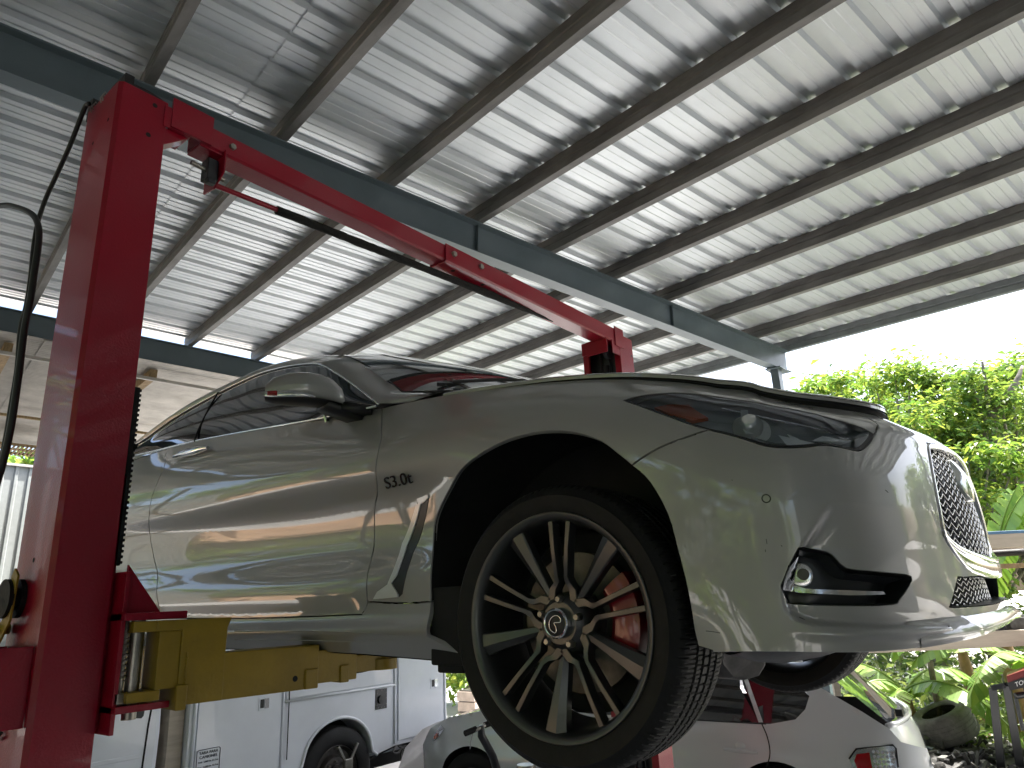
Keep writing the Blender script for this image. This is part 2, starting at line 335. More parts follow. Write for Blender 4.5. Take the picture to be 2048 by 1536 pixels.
A = Vector((1.13, 2.26, 2.985)); B = Vector([3.676,2.26,3.102])
mb = MB(); mb.tube([A, B], .0105, 10); bar = obj('safety_bar', mb, 'lift_red', lift, smooth=True)
mb = MB(); pts = []; rr = []
for k in range(90):
    t = .11 + .865 * k / 89; p = A.lerp(B, t); lump = .006 * math.exp(-((t - .62) / .03) ** 2) + .004 * math.exp(-((t - .72) / .06) ** 2)
    pts.append(p + Vector((0, 0, -.001 + lump * .4))); rr.append((.0185 + lump + rnd.uniform(-.0012, .0012)) * (1 if t < .88 or t > .9 else .55))
mb.tube(pts, rr, 12); obj('foam_padding', mb, 'foam', bar, smooth='all')
# far column head
mb = MB(); FX = 3.969
mb.box((FX - .004, 2.168, ZT - .11), (FX + .03, 2.47, ZT - .02)); mb.box((FX - .06, 2.166, ZB0 - .03), (4.02, 2.172, ZB1 + .02))
mb.box((FX - .17, 2.172, ZB0 - .10), (FX - .162, 2.33, ZB0)); mb.box((FX - .10, 2.172, ZB0 - .09), (FX - .004, 2.178, ZB0))
obj('beam_bracket', mb, 'lift_red', cf, bevel=.001)
mb = MB(); mb.tube([(FX - .14, 2.26, ZB0 - .04), (FX + .02, 2.26, ZB0 - .03)], .022, 14); mb.lathe([(-.012, .001), (-.012, .05), (.012, .05), (.012, .001)], (FX - .03, 2.25, ZB0 - .05), (0, 1, 0), 24)
obj('cable_pulley', mb, 'satin', cf, smooth=True)
mb = MB()
for y in (2.29, 2.36): mb.tube([(FX + .055, y, G + .3), (FX + .055, y, ZT - .04)], .007, 8)
mb.box((FX + .07, 2.19, G + .3), (FX + .075, 2.45, ZT - .05)); mb.tube([(FX + .06, 2.325, G + .3), (FX + .06, 2.325, ZT - .2)], .022, 12)
obj('hydraulic_ram', mb, 'satin', cf, smooth=True)
mb = MB(); mb.tube([(4.0, 2.25, ZB1 - .01), (4.06, 2.25, ZB1 + .0), (4.08, 2.28, ZT - .03)], .006, 8); mb.lathe([(0, .0001), (0, .008)], (4.12, 2.1722, 3.02), (0, -1, 0), 10); obj('hose', mb, 'cable', cf, smooth=True)
# carriages and arms
def carriage(sx, xin, yc, lab):
    """sx=+1 for the near column, -1 for the far one"""
    def T(p): return (xin + sx * (p[0] - .912), p[1] - 2.30 + yc, p[2])
    mb = MB(T)
    mb.box((.80, 2.19, 1.17), (.925, 2.41, 1.86)) 
    mb.box((.925, 2.10, 1.447), (1.10, 2.45, 1.468)); mb.box((.925, 2.10, 1.212), (1.07, 2.45, 1.23))
    mb.box((.925, 2.12, 1.16), (.937, 2.44, 1.58))
    mb.prism([(.937, 2.14, 1.468), (1.04, 2.14, 1.468), (.937, 2.14, 1.60)], (0, .012, 0)); mb.prism([(.937, 2.42, 1.468), (1.04, 2.42, 1.468), (.937, 2.42, 1.60)], (0, .012, 0))
    c = obj('carriage', mb, 'lift_red', lift, bevel=.0015, label=lab)
    mb = MB(T); mb.tube([(.985, 2.15, 1.19), (.985, 2.15, 1.45)], .019, 18); obj('pivot_pin', mb, 'steel', c, smooth=True)
    mb = MB(T); h = []
    for k in range(90):
        a = k * .7; h.append((.952 + .0125 * math.cos(a), 2.15 + .0125 * math.sin(a), 1.29 + .14 * k / 90))
    mb.tube(h, .0024, 6); mb.tube([(.952, 2.15, 1.24), (.952, 2.15, 1.45)], .008, 10); mb.box((.93, 2.12, 1.235), (.985, 2.19, 1.26)); obj('lock_spring', mb, 'steel', c, smooth=True)
    return c
car1 = carriage(1, .912, 2.30, 'red carriage of the near column'); car2 = carriage(-1, 3.969, 2.30, 'red carriage of the far column')
def arm(sx, xin, p1, lab, near=False):
    """arm from the pivot to pad position p1 (x, y)"""
    piv = Vector((xin + sx * .075, 2.15 if p1[1] < 2.3 else 2.45, 0)); d = Vector((p1[0], p1[1], 0)) - piv; L = d.length; d.normalize(); n = Vector((-d.y, d.x, 0))
    def T(p): q = piv + d * p[0] + n * p[1]; return (q.x, q.y, p[2])
    mb = MB(T); w = .055; z0, z1 = 1.215, 1.345
    mb.box((-.03, -w, 1.415), (.055, w, 1.444)); mb.box((-.03, -w, 1.235), (.055, w, 1.262))
    mb.box((.04, -w, 1.262), (.10, w, 1.415)); mb.prism([(.10, -w-.004, z0), (.23, -w-.004, z0), (.23, -w-.004, 1.35), (.232, -w-.004, 1.415), (.243, -w-.004, 1.444), (.03, -w-.004, 1.444), (.03, -w-.004, 1.415), (.10, -w-.004, 1.415)], (0, 2*w+.008, 0))
    mb.box((.22, -w, z0), (L * .66, w, z1))
    mb.box((.095, -w-.012, z0 - .012), (.125, w + .012, 1.27))
    a = obj('lift_arm', mb, 'yellow', lift, bevel=.003, label=lab)
    mb = MB(T); mb.box((L*.4, -w+.008, z0 + .012), (L * .84, w - .008, z1 - .018)); mb.box((L * .80, -.03, z0 + .03), (L - .02, .03, z1 - .045)); mb.box((L*.60, -w - .006, z0+.0), (L*.655, w + .006, z0 + .06)); mb.box((L*.76, -w + .002, z0+.006), (L*.80, w - .002, z0 + .06))
    obj('inner_arm', mb, 'yellow', a, bevel=.003)
    mb = MB(T); mb.lathe([(0, .001), (0, .055), (.035, .055), (.035, .03), (.06, .03), (.06, .05), (.075, .05), (.075, .001)], (L, 0, z0 + .03), (0, 0, 1), 24); pd = obj('lift_pad', mb, 'yellow', a, smooth=True)
    mb = MB(T); mb.lathe([(0, .001), (0, .048), (.014, .048), (.014, .001)], (L, 0, z0 + .105), (0, 0, 1), 24); obj('rubber_pad', mb, 'rubber', pd, smooth=True)
    mb = MB(T); mb.lathe([(0, .0001), (0, .009)], (L*.56, -w - .0005, z0 + .035), (0, -1, 0), 12); obj('bolt_hole', mb, 'void', a)
    mb = MB(T)
    for k in range(30): z = z0 + .004 + k * .0045; mb.tube([(.118 + rnd.uniform(-.002, .002), -w - .006, z), (.118 + rnd.uniform(-.002, .002), -w - .006, z + .005)], .0028, 6)
    obj('weld_seam', mb, 'yellow', a)
    return a
arm(1, .912, (1.80, 2.05), 'yellow swing arm of the near column reaching under the front sill')
arm(1, .912, (1.72, 3.35), 'yellow swing arm of the near column reaching under the rear sill')
arm(-1, 3.969, (3.05, 1.75), 'yellow swing arm of the far column reaching under the front sill')
arm(-1, 3.969, (3.07, 3.35), 'yellow swing arm of the far column reaching under the rear sill')
# door guard on the carriage
mb = MB(); x0, x1 = .905, .935
mb.box((x0, 2.19, 1.60), (x1, 2.25, 2.135))
for k in range(34): z = 1.605 + k * .0157; mb.box((x1 - .002, 2.192, z), (x1 + .006, 2.248, z + .008))
obj('door_guard', mb, 'rubber', car1, bevel=.001)
# lock release on the outer face of the near column
mb = MB(); mb.lathe([(0, .001), (0, .052), (.012, .052), (.012, .03), (.03, .03), (.03, .052), (.042, .052), (.042, .001)], (.748, 2.355, 1.52), (-1, 0, 0), 32); obj('release_pulley', mb, 'rubber', cn, smooth=True)
mb = MB(); mb.prism([(.722, 2.33, 1.60), (.722, 2.30, 1.58), (.722, 2.31, 1.46), (.722, 2.37, 1.40), (.722, 2.42, 1.36), (.722, 2.42, 1.42), (.722, 2.35, 1.48), (.722, 2.345, 1.58)], (-.006, 0, 0)); mb.tube([(.745, 2.39, 1.44), (.69, 2.39, 1.44)], .014, 12); obj('release_lever', mb, 'yellow', cn, bevel=.001)
mb = MB(); mb.box((.66, 2.20, 1.20), (.749, 2.205, 1.395)); mb.box((.655, 2.20, 1.20), (.66, 2.40, 1.395)); mb.box((.66, 2.395, 1.20), (.749, 2.40, 1.395)); hb = obj('lock_housing', mb, 'lift_red', cn, bevel=.002)
mb = MB(); mb.lathe([(0, .001), (0, .022), (.01, .02), (.012, .001)], (.655, 2.31, 1.32), (-1, 0, 0), 20); obj('housing_bolt', mb, 'steel', hb, smooth=True)
mb = MB(); mb.tube(cr([(.70, 2.36, 1.52), (.66, 2.36, 1.46), (.65, 2.32, 1.42), (.648, 2.29, 1.35), (.649, 2.27, 1.24), (.66, 2.27, 1.18)]), .003, 6); mb.tube([(.745, 2.33, 1.185), (.735, 2.33, 1.17), (.745, 2.345, 1.165)], .005, 6); obj('release_wire', mb, 'cable', cn, smooth=True)
# hanging cables
cb_ = tag(obj('power_cable', MB().tube(cr([[0.72,2.329,3.132],[0.72,2.368,3.131],[0.72,2.45,3.026],[0.72,2.541,2.944],[0.72,2.615,2.879],[0.72,2.655,2.796],[0.72,2.652,2.696],[0.72,2.629,2.574],[0.72,2.626,2.48],[0.72,2.644,2.395],[0.72,2.61,2.245],[0.72,2.607,2.109],[0.72,2.606,2.011],[0.72,2.622,1.839],[0.72,2.649,1.644]] + [[.70, 2.75, .6], [.69, 2.72, .0], [.68, 2.70, G + .01], [.55, 2.72, G + .01]], 8), .0075, 8), 'cable', smooth='all'), 'thin black cable running down from the top corner of the red column', 'cable')
cb2_ = tag(obj('power_cable', MB().tube(cr([[.2, 4.42, 4.28], [.32, 4.2, 3.5], [.52, 3.8, 3.18]] + [[0.66,3.317,3.089],[0.66,2.897,2.946],[0.66,2.708,2.863],[0.66,2.515,2.757],[0.66,2.422,2.675],[0.66,2.39,2.595],[0.66,2.384,2.497],[0.66,2.378,2.402],[0.66,2.386,2.306],[0.66,2.37,2.174],[0.66,2.359,2.003],[0.66,2.378,1.889],[0.66,2.43,1.711]] + [[.655, 2.62, .7], [.65, 2.66, .0], [.64, 2.66, G + .012], [.45, 2.66, G + .012]], 8), .010, 8), 'cable', smooth='all'), 'thicker black cable bending over from the left edge of the photo and bundled downwards', 'cable')

# ================================================================== the lifted coupe
OUT=[(2.395,5.0),(1.95,4.95),(1.66,4.82),(1.53,4.5),(1.485,4.0),(1.472,3.2),(1.474,2.5),(1.478,1.9),(1.474,1.5),(1.466,1.07),(1.474,.78),(1.502,.6),(1.555,.46),(1.64,.365),(1.75,.303),(1.88,.262),(2.05,.232),(2.2,.215),(2.395,.207)]
# body rows: station y -> list of (z, inset)
def hermite(xs,ys,x):
    n=len(xs)
    i=int(np.clip(np.searchsorted(xs,x)-1,0,n-2))
    def m(k):
        if k<=0: return (ys[1]-ys[0])/(xs[1]-xs[0])
        if k>=n-1: return (ys[-1]-ys[-2])/(xs[-1]-xs[-2])
        a=(ys[k]-ys[k-1])/(xs[k]-xs[k-1]); b=(ys[k+1]-ys[k])/(xs[k+1]-xs[k])
        ha=xs[k]-xs[k-1]; hb=xs[k+1]-xs[k]
        return (a*hb+b*ha)/(ha+hb)
    h=xs[i+1]-xs[i]; t=(x-xs[i])/h
    return (2*t**3-3*t*t+1)*ys[i]+(t**3-2*t*t+t)*h*m(i)+(-2*t**3+3*t*t)*ys[i+1]+(t**3-t*t)*h*m(i+1)
_OP=[np.array(p,float) for p in OUT]
_OS=np.array([0]+list(np.cumsum([np.linalg.norm(_OP[i+1]-_OP[i]) for i in range(len(_OP)-1)])))
_OX=np.array([p[0] for p in _OP]); _OY=np.array([p[1] for p in _OP])
SMAX=float(_OS[-1])
NT=801
_SG=np.linspace(0,SMAX,NT)
_GX=np.array([hermite(_OS,_OX,s) for s in _SG]); _GY=np.array([hermite(_OS,_OY,s) for s in _SG])
_tx=np.gradient(_GX,_SG); _ty=np.gradient(_GY,_SG); _l=np.hypot(_tx,_ty)
_NX=-_ty/_l; _NY=_tx/_l      # inward normal (towards +x on the left flank, +y at the nose)
def s_of_y(y,front=True): 
    k=[i for i in range(NT) if (_SG[i]>_OS[4])]
    return float(_SG[min(k,key=lambda i:abs(_GY[i]-y))])
ST=[ # (s, [z]*9, [inset]*9)
(0.0,[1.40,1.46,1.54,1.66,1.78,1.90,2.00,2.08,2.16],[.10,.04,.02,0,.0,.0,.02,.05,.25]),
(float(_OS[3]),[1.38,1.44,1.52,1.64,1.76,1.88,1.98,2.08,2.18],[.06,.03,.01,0,.0,.0,.01,.03,.10]),
(float(_OS[5]),[1.335,1.39,1.45,1.55,1.67,1.80,1.90,2.04,2.205],[.075,.014,.03,.018,.046,.038,.002,.020,.078]),
(float(_OS[7]),[1.315,1.38,1.43,1.53,1.65,1.77,1.88,1.99,2.108],[.075,.014,.034,.030,.066,.052,.002,.020,.078]),
(s_of_y(1.5),[1.30,1.375,1.44,1.54,1.65,1.77,1.875,1.985,2.095],[.065,.016,.028,.034,.052,.036,.004,.03,.120]),
(s_of_y(1.3),[1.295,1.38,1.47,1.57,1.67,1.78,1.875,1.98,2.075],[.05,.014,.016,.016,.016,.004,.006,.045,.135]),
(s_of_y(1.07),[1.30,1.40,1.50,1.60,1.70,1.80,1.88,1.96,2.045],[.04,.01,.0,.0,-.004,-.004,.014,.06,.144]),
(s_of_y(.80),[1.325,1.41,1.50,1.60,1.70,1.79,1.86,1.93,1.995],[.025,.006,.0,.0,.0,.004,.026,.08,.17]),
(s_of_y(.6),[1.33,1.40,1.48,1.565,1.65,1.735,1.81,1.88,1.948],[.0,.0,.0,.0,.0,.01,.034,.09,.205]),
(float(_OS[13]),[1.322,1.385,1.46,1.545,1.63,1.71,1.78,1.84,1.895],[.0,.0,.006,.008,.01,.018,.042,.09,.19]),
(float(_OS[15]),[1.33,1.385,1.46,1.54,1.62,1.695,1.76,1.81,1.855],[-.004,.0,.012,.015,.016,.02,.03,.045,.095]),
(float(_OS[17]),[1.342,1.385,1.46,1.535,1.615,1.695,1.765,1.825,1.882],[.004,.006,.012,.01,.013,.022,.032,.058,.165]),
(SMAX,[1.347,1.39,1.462,1.535,1.615,1.70,1.77,1.83,1.90],[.008,.01,.012,.01,.014,.024,.036,.066,.20]),
]
_SS=np.array([a[0] for a in ST]); _ZT=np.array([a[1] for a in ST]); _DT=np.array([a[2] for a in ST])
_VG=np.linspace(0,8,161)
_ZC=np.array([[hermite(_SS,_ZT[:,j],s) for j in range(9)] for s in _SG])
_DC=np.array([[hermite(_SS,_DT[:,j],s) for j in range(9)] for s in _SG])
_vi=np.arange(9.)
_ZF=np.array([[hermite(_vi,_ZC[i],v) for v in _VG] for i in range(0,NT,4)])
_DF=np.array([[hermite(_vi,_DC[i],v) for v in _VG] for i in range(0,NT,4)])
_S4=_SG[::4]
def _bi(F,s,v):
    a=np.clip(s/SMAX*(len(_S4)-1),0,len(_S4)-1.0001); b=np.clip(v/8*160,0,159.999)
    i=a.astype(int); j=b.astype(int); a=a-i; b=b-j
    return (F[i,j]*(1-a)*(1-b)+F[i+1,j]*a*(1-b)+F[i,j+1]*(1-a)*b+F[i+1,j+1]*a*b)
def P_surf(s,v,inset=0.0):
    s=np.atleast_1d(np.asarray(s,float)); v=np.atleast_1d(np.asarray(v,float))
    x=np.interp(s,_SG,_GX); y=np.interp(s,_SG,_GY); nx=np.interp(s,_SG,_NX); ny=np.interp(s,_SG,_NY)
    d=_bi(_DF,s,v)+inset
    return np.stack([x+nx*d,y+ny*d,_bi(_ZF,s,v)],1)
def N_surf(s,v):
    s=np.atleast_1d(np.asarray(s,float)); v=np.atleast_1d(np.asarray(v,float)); e=.012; f=.06
    a=P_surf(np.clip(s+e,0,SMAX),v)-P_surf(np.clip(s-e,0,SMAX),v); b=P_surf(s,np.clip(v+f,0,8))-P_surf(s,np.clip(v-f,0,8))
    n=np.cross(a,b); n/=np.linalg.norm(n,axis=1)[:,None]   # outward
    return n

CX = 2.395
coupe = thing('coupe', 'silver two door coupe raised on the red lift with its bonnet ajar', 'car', (CX, 2.6, 1.05))
def mirx(mb):
    m = MB(); m.v = [(2*CX - p[0], p[1], p[2]) for p in mb.v]; m.f = [tuple(reversed(f)) for f in mb.f]; return m
def resample(loop, d=.016, closed=True):
    out = []; n = len(loop)
    for i in range(n if closed else n - 1):
        a = loop[i]; b = loop[(i+1) % n]; L = math.hypot(a[0]-b[0], (a[1]-b[1])*.1); k = max(1, int(L/d + .5))
        for j in range(k): out.append((a[0] + (b[0]-a[0])*j/k, a[1] + (b[1]-a[1])*j/k))
    if not closed: out.append(loop[-1])
    res = []
    for p in out:
        if not res or math.hypot(p[0]-res[-1][0], (p[1]-res[-1][1])*.1) > .0025: res.append(p)
    if closed and math.hypot(res[0][0]-res[-1][0], (res[0][1]-res[-1][1])*.1) < .0025: res.pop()
    return res
def inside(pt, loop):
    x, y = pt; c = False; n = len(loop); j = n - 1
    for i in range(n):
        xi, yi = loop[i]; xj, yj = loop[j]
        if (yi > y) != (yj > y) and x < (xj - xi) * (y - yi) / (yj - yi) + xi: c = not c
        j = i
    return c
# scooped zone round the fog lamp pocket and the fin in front of it
SCOOP = [[5.2161,3.7228],[5.18,3.1569],[5.147,2.6327],[5.1182,2.0824],[5.1012,1.7044],[5.1019,1.2646],[5.1191,0.9424],[5.1505,0.7868],[5.2231,0.7132],[5.3354,0.6381],[5.4888,0.4883]]
SCX = [(a, b*.1) for a, b in cr(SCOOP, 4)]
LEDGE = [(a, b*.1) for a, b in cr([[5.1065,0.6295],[5.1722,0.5619],[5.2736,0.5543],[5.4064,0.5307],[5.5253,0.5489]], 4)]
def pl_dist(s, v, line):
    q = np.stack([s, v*.1], 1); best = np.full(len(s), 9.); sg = np.zeros(len(s))
    for a, b in zip(line[:-1], line[1:]):
        a = np.array(a); b = np.array(b); ab = b - a; t = np.clip(((q-a)@ab)/(ab@ab), 0, 1); pr = a + t[:, None]*ab; dd = np.linalg.norm(q-pr, axis=1)
        cs = ab[0]*(q[:, 1]-a[1]) - ab[1]*(q[:, 0]-a[0]); m = dd < best; best[m] = dd[m]; sg[m] = np.sign(cs[m])
    return best, sg
def extra(s, v):
    d, sg = pl_dist(s, v, SCX); e = np.clip(d/.022, 0, 1); e = e*e*(3-2*e)
    r = np.where(sg > 0, e*.027*np.exp(-np.clip(d-.022, 0, 9)/.13), 0)
    fade = np.clip((SCOOP[0][1] + .15 - v)/1.1, 0, 1)*np.clip((SMAX - .15 - s)/.1, 0, 1)
    d2, sg2 = pl_dist(s, v, LEDGE); r2 = -.013*np.exp(-(d2/.017)**2)*np.clip((s-LEDGE[0][0])/.15, 0, 1)
    return r*fade + r2
def PS(s, v, inset=0.0):
    s = np.atleast_1d(np.asarray(s, float)); v = np.atleast_1d(np.asarray(v, float))
    return P_surf(s, v, inset + extra(s, v))
def NS(s, v):
    s = np.atleast_1d(np.asarray(s, float)); v = np.atleast_1d(np.asarray(v, float)); e = .006; f = .03
    a = PS(np.clip(s+e, 0, SMAX), v) - PS(np.clip(s-e, 0, SMAX), v); b = PS(s, np.clip(v+f, 0, 8)) - PS(s, np.clip(v-f, 0, 8))
    n = np.cross(a, b); return n/np.linalg.norm(n, axis=1)[:, None]
def surf_obj(name, V, NN, F, lipV, lipF, m, parent, label=None):
    """mesh with exact surface normals; lip faces are flat-turned edges"""
    off = root(parent).location; me = bpy.data.meshes.new(name); k = len(V)
    me.from_pydata([tuple(p[i]-off[i] for i in range(3)) for p in list(V)+list(lipV)], [], list(F)+[tuple(i+k for i in f) for f in lipF])
    o = bpy.data.objects.new(name, me); SC.collection.objects.link(o); me.materials.append(MT[m] if isinstance(m, str) else m); o.parent = parent
    for p in me.polygons: p.use_smooth = True
    nl = [(0, 0, 0)]*(k+len(lipV))
    for i in range(k): nl[i] = tuple(NN[i])
    try: me.normals_split_custom_set_from_vertices(nl)
    except Exception: pass
    if label: o['label'] = label
    return o
def tri(loop, holes=(), grid=.02, edge=.016):
    loop = resample(loop, edge); hs = [resample(h, edge) for h in holes]; pts = []; edges = []
    for L in [loop] + hs:
        k = len(pts); pts += L; edges += [(k+i, k+(i+1) % len(L)) for i in range(len(L))]
    B = np.array([(a, b*.1) for a, b in pts]); nb = len(pts)
    xs = np.arange(B[:, 0].min(), B[:, 0].max(), grid); ys = np.arange(B[:, 1].min(), B[:, 1].max(), grid)
    for i, x in enumerate(xs):
        for y in ys + (grid/2 if i % 2 else 0):
            if ((B[:, 0]-x)**2 + (B[:, 1]-y)**2).min() > (grid*.4)**2 and inside((x, y*10), loop) and not any(inside((x, y*10), h) for h in hs): pts.append((x, y*10))
    co = [Vector((a, b*.1)) for a, b in pts]
    vo, ed, fa, *_ = delaunay_2d_cdt(co, edges, [], 0, 1e-7)
    P = [(q.x, q.y*10) for q in vo]; F = []
    for f in fa:
        c = (sum(P[i][0] for i in f)/3, sum(P[i][1] for i in f)/3)
        if inside(c, loop) and not any(inside(c, h) for h in hs): F.append(tuple(f))
    return P, F
def panel(name, loop, m, parent, holes=(), inset=0., gap=.0026, lip=.014, mirror=True, grid=.02, label=None, edge=.016):
    P, F = tri(loop, holes, grid, edge); P = np.array(P); V = PS(P[:, 0], P[:, 1], inset); N = NS(P[:, 0], P[:, 1])
    # winding: make the faces look outwards
    G3 = []
    for f in F:
        a, b, c = V[f[0]], V[f[1]], V[f[2]]
        G3.append(f if np.dot(np.cross(b-a, c-a), N[f[0]]) > 0 else f[::-1])
    F = G3; cnt = {}
    for f in F:
        for i in range(3):
            e = (f[i], f[(i+1) % 3]); cnt[e] = cnt.get(e, 0) + 1
    bd = [e for e in cnt if (e[1], e[0]) not in cnt]; mv = {}
    for a, b in bd:
        d = V[b]-V[a]; inn = np.cross(N[a], d); inn /= (np.linalg.norm(inn)+1e-9)
        for q in (a, b): mv.setdefault(q, np.zeros(3)); mv[q] = mv[q]+inn
    V = V.copy()
    for q, d in mv.items(): V[q] += d/(np.linalg.norm(d)+1e-9)*gap
    lv = []; lf = []; idx = {}
    if lip:
        for q in mv:
            idx[q] = len(lv); dd = mv[q]/(np.linalg.norm(mv[q])+1e-9)
            lv += [V[q], V[q]-N[q]*.0012-dd*.0009, V[q]-N[q]*lip-dd*.0009]
        for a, b in bd:
            i, j = idx[a], idx[b]; lf += [(i, i+1, j+1, j), (i+1, i+2, j+2, j+1)]
    o = surf_obj(name, V, N, F, lv, lf, m, parent, label)
    if mirror:
        mm = lambda A: [(2*CX-p[0], p[1], p[2]) for p in A]
        surf_obj(name, mm(V), [(-n[0], n[1], n[2]) for n in N], [f[::-1] for f in F], mm(lv), [f[::-1] for f in lf], m, parent)
    return o
# cut lines in surface coordinates (arc length along the flank, row)
dF = cr([[3.8181,7.9666],[3.8694,7.3649],[3.9028,6.6949],[3.8781,5.5493],[3.8234,4.786],[3.8151,3.5926],[3.8244,2.5267],[3.8134,2.2128],[3.7971,2.0435]], 3); dF[0] = (dF[0][0], 8.0)
dB = [[3.7971,2.0435],[3.4778,2.0716],[3.016,2.0784],[2.5188,2.0658]]
dR = cr([[2.5188,2.0658],[2.5142,2.688],[2.4598,3.5472],[2.3778,4.2778],[2.3433,5.1035],[2.3859,5.8837],[2.39,6.4862],[2.401,6.9742],[2.4006,7.3876],[2.3669,7.7329]], 3)
dR += [(dR[-1][0]-.01, 7.6), (dR[-1][0]-.03, 8.0)]
aL = cr([[4.1084,2.2513],[4.1019,3.272],[4.0969,4.0502],[4.1232,4.4957],[4.1971,4.9794],[4.2611,5.387],[4.3306,5.6661],[4.4116,5.8831],[4.496,5.9573],[4.5769,5.9035],[4.6559,5.6546],[4.7294,5.2132],[4.7717,4.8164],[4.8092,4.4713]], 3)
aR = cr([[4.8092,4.4713],[4.8497,4.066],[4.8837,3.3561],[4.8971,2.6003],[4.9072,1.8927],[4.912,1.2391],[4.9129,0.5872],[4.9166,0.1753]], 3) + [[4.9464,0.0655]]
seam = cr([[4.8092,4.4713],[4.8458,4.7642],[4.9112,5.2958],[4.9926,5.8931]], 3)
hlT = cr([[4.7717,6.8333],[4.8114,7.0352],[4.8664,7.2499],[4.9176,7.3657],[5.0039,7.413],[5.0844,7.2675],[5.1807,7.1037],[5.2654,6.9531],[5.345,6.6952],[5.4033,6.5128],[5.4307,6.2816]], 3)
hlE = cr([[5.4307,6.2816],[5.4058,5.9275],[5.3643,5.5417],[5.3397,5.4269],[5.2991,5.4718],[5.2518,5.5053],[5.2102,5.4214],[5.1619,5.3727],[5.1154,5.4276],[5.0732,5.6314],[5.0293,5.8118],[4.9926,5.8931]], 3)
hlB = cr([[4.9926,5.8931],[4.935,6.0885],[4.8556,6.4218],[4.7717,6.8333]], 3)
capT = [5.4797,6.9098]; vT = (capT[0]+.012, 8.0)
# grille: outer outline of the chrome frame and the mesh opening (left half)
gO = cr([[5.7034,6.4781],[5.6654,5.6593],[5.6384,4.8242],[5.6199,3.9395],[5.6165,3.3096],[5.6416,3.0059],[5.7232,2.7274],[5.8668,2.5237],[6.023,2.4341]], 3); gO[-1] = (SMAX, gO[-1][1])
gT = [(SMAX, 6.72)] + [(gO[0][0] + (SMAX-gO[0][0])*t, gO[0][1] + (6.72-gO[0][1])*(1-(1-t)**1.6)) for t in (.75, .5, .25)]
cO = cr([[5.7193,2.6507],[5.6654,2.0506],[5.7736,1.9791],[5.9916,2.0446]], 2)
iL = [[5.661,1.9922],[5.6181,1.6309],[5.563,1.1632],[5.7196,1.1409],[5.8877,1.119]]; iL[-1] = [SMAX, iL[-1][1]]
iTv = cO[-1][1]
fog = cr([[5.1494,2.7358],[5.173,2.741],[5.2154,2.6597],[5.23,2.5104],[5.2489,2.279],[5.3047,2.213],[5.4127,2.1067],[5.4292,2.0096],[5.418,1.8702],[5.373,1.4847],[5.3547,1.3865],[5.2495,1.3692],[5.1241,1.3754],[5.1124,1.4341],[5.1042,1.7428],[5.1073,1.8927],[5.1261,2.3279]], 2) + []
k8 = dF[0][0]
def along8(s0, s1, n=24, v=8.0): return [(s0 + (s1-s0)*i/n, v) for i in range(n+1)]
bot = 0.0
fender = panel('front_fender', along8(k8, vT[0]) + [capT, (hlT[-1][0]+.004, hlT[-1][1])] + hlT[::-1][1:] + hlB[::-1][1:-1] + seam[::-1] + aL[::-1][1:] + [[3.8285,2.4388]] + [p for p in dF[::-1] if p[1] > [3.8285,2.4388][1] + .05][:-1], 'paint', coupe)
door = panel('door', along8(dR[-1][0], k8)[:-1] + dF + dB[1:-1] + dR[:-1], 'paint', coupe)
aB = (aR[-1][0], 0.0)
bl = aR[0:1] + seam[1:] + hlE[::-1][1:] + [(hlT[-1][0]+.004, hlT[-1][1]), capT, vT] + along8(vT[0], SMAX)[1:] + gT + gO + [(SMAX, gO[-1][1]-.02)]
bl += [(SMAX, iTv)] + cO[::-1][1:-1][:3] + [tuple(iL[0])] + [tuple(p) for p in iL[1:]] + [(SMAX, 0.0)] + along8(SMAX, aB[0], 60, 0.0)[1:] + aR[::-1][:-1]
bumper = panel('front_bumper', bl, 'paint', coupe, holes=[fog], edge=.009, grid=.009)
bq = [2.5188,2.0658]
rsill = aL[0]
sill = panel('side_sill', [tuple(rsill), tuple([3.8285,2.4388]), dF[-1]] + dB[1:-1] + [dR[0], (1.95, dR[0][1]), (1.9, 0.0)] + along8(1.9, 4.26, 40, 0.0)[1:] + [(rsill[0]-.004, .9)], 'paint', coupe)
def inv(y, z, lo=.5):
    ss = np.interp(-y, -_GY[50:], _SG[50:]); vs = np.linspace(0, 8, 161); zz = P_surf(np.full(161, ss), vs)[:, 2]; return (float(ss), float(np.interp(z, zz, vs)))
ra = [inv(3.92 + .375*math.cos(t), 1.395 + .375*math.sin(t)) for t in np.linspace(-.02, math.pi+.02, 30)]
ra = [p for p in ra if p[1] > .01]
quarter = panel('rear_quarter', [dR[0]] + [p for p in dR[1:]] + along8(dR[-1][0], .02)[1:] + [(.02, 0)] + [(ra[-1][0]-.02, 0.0)] + ra[::-1] + [(ra[0][0]+.0, 0.0), (1.9, 0.0), (1.95, dR[0][1])], 'paint', coupe, grid=.03)
# seam in the quarter panel behind the door
mb = MB(); q = [PS(*p)[0] for p in [[2.459,3.5133],[2.3521,3.5206],[2.2265,3.4985],[2.1138,3.4839]]]; mb.tube([p + np.array((-.0003, 0, 0)) for p in q], .0016, 6); obj('panel_gap', mb, 'void', quarter)
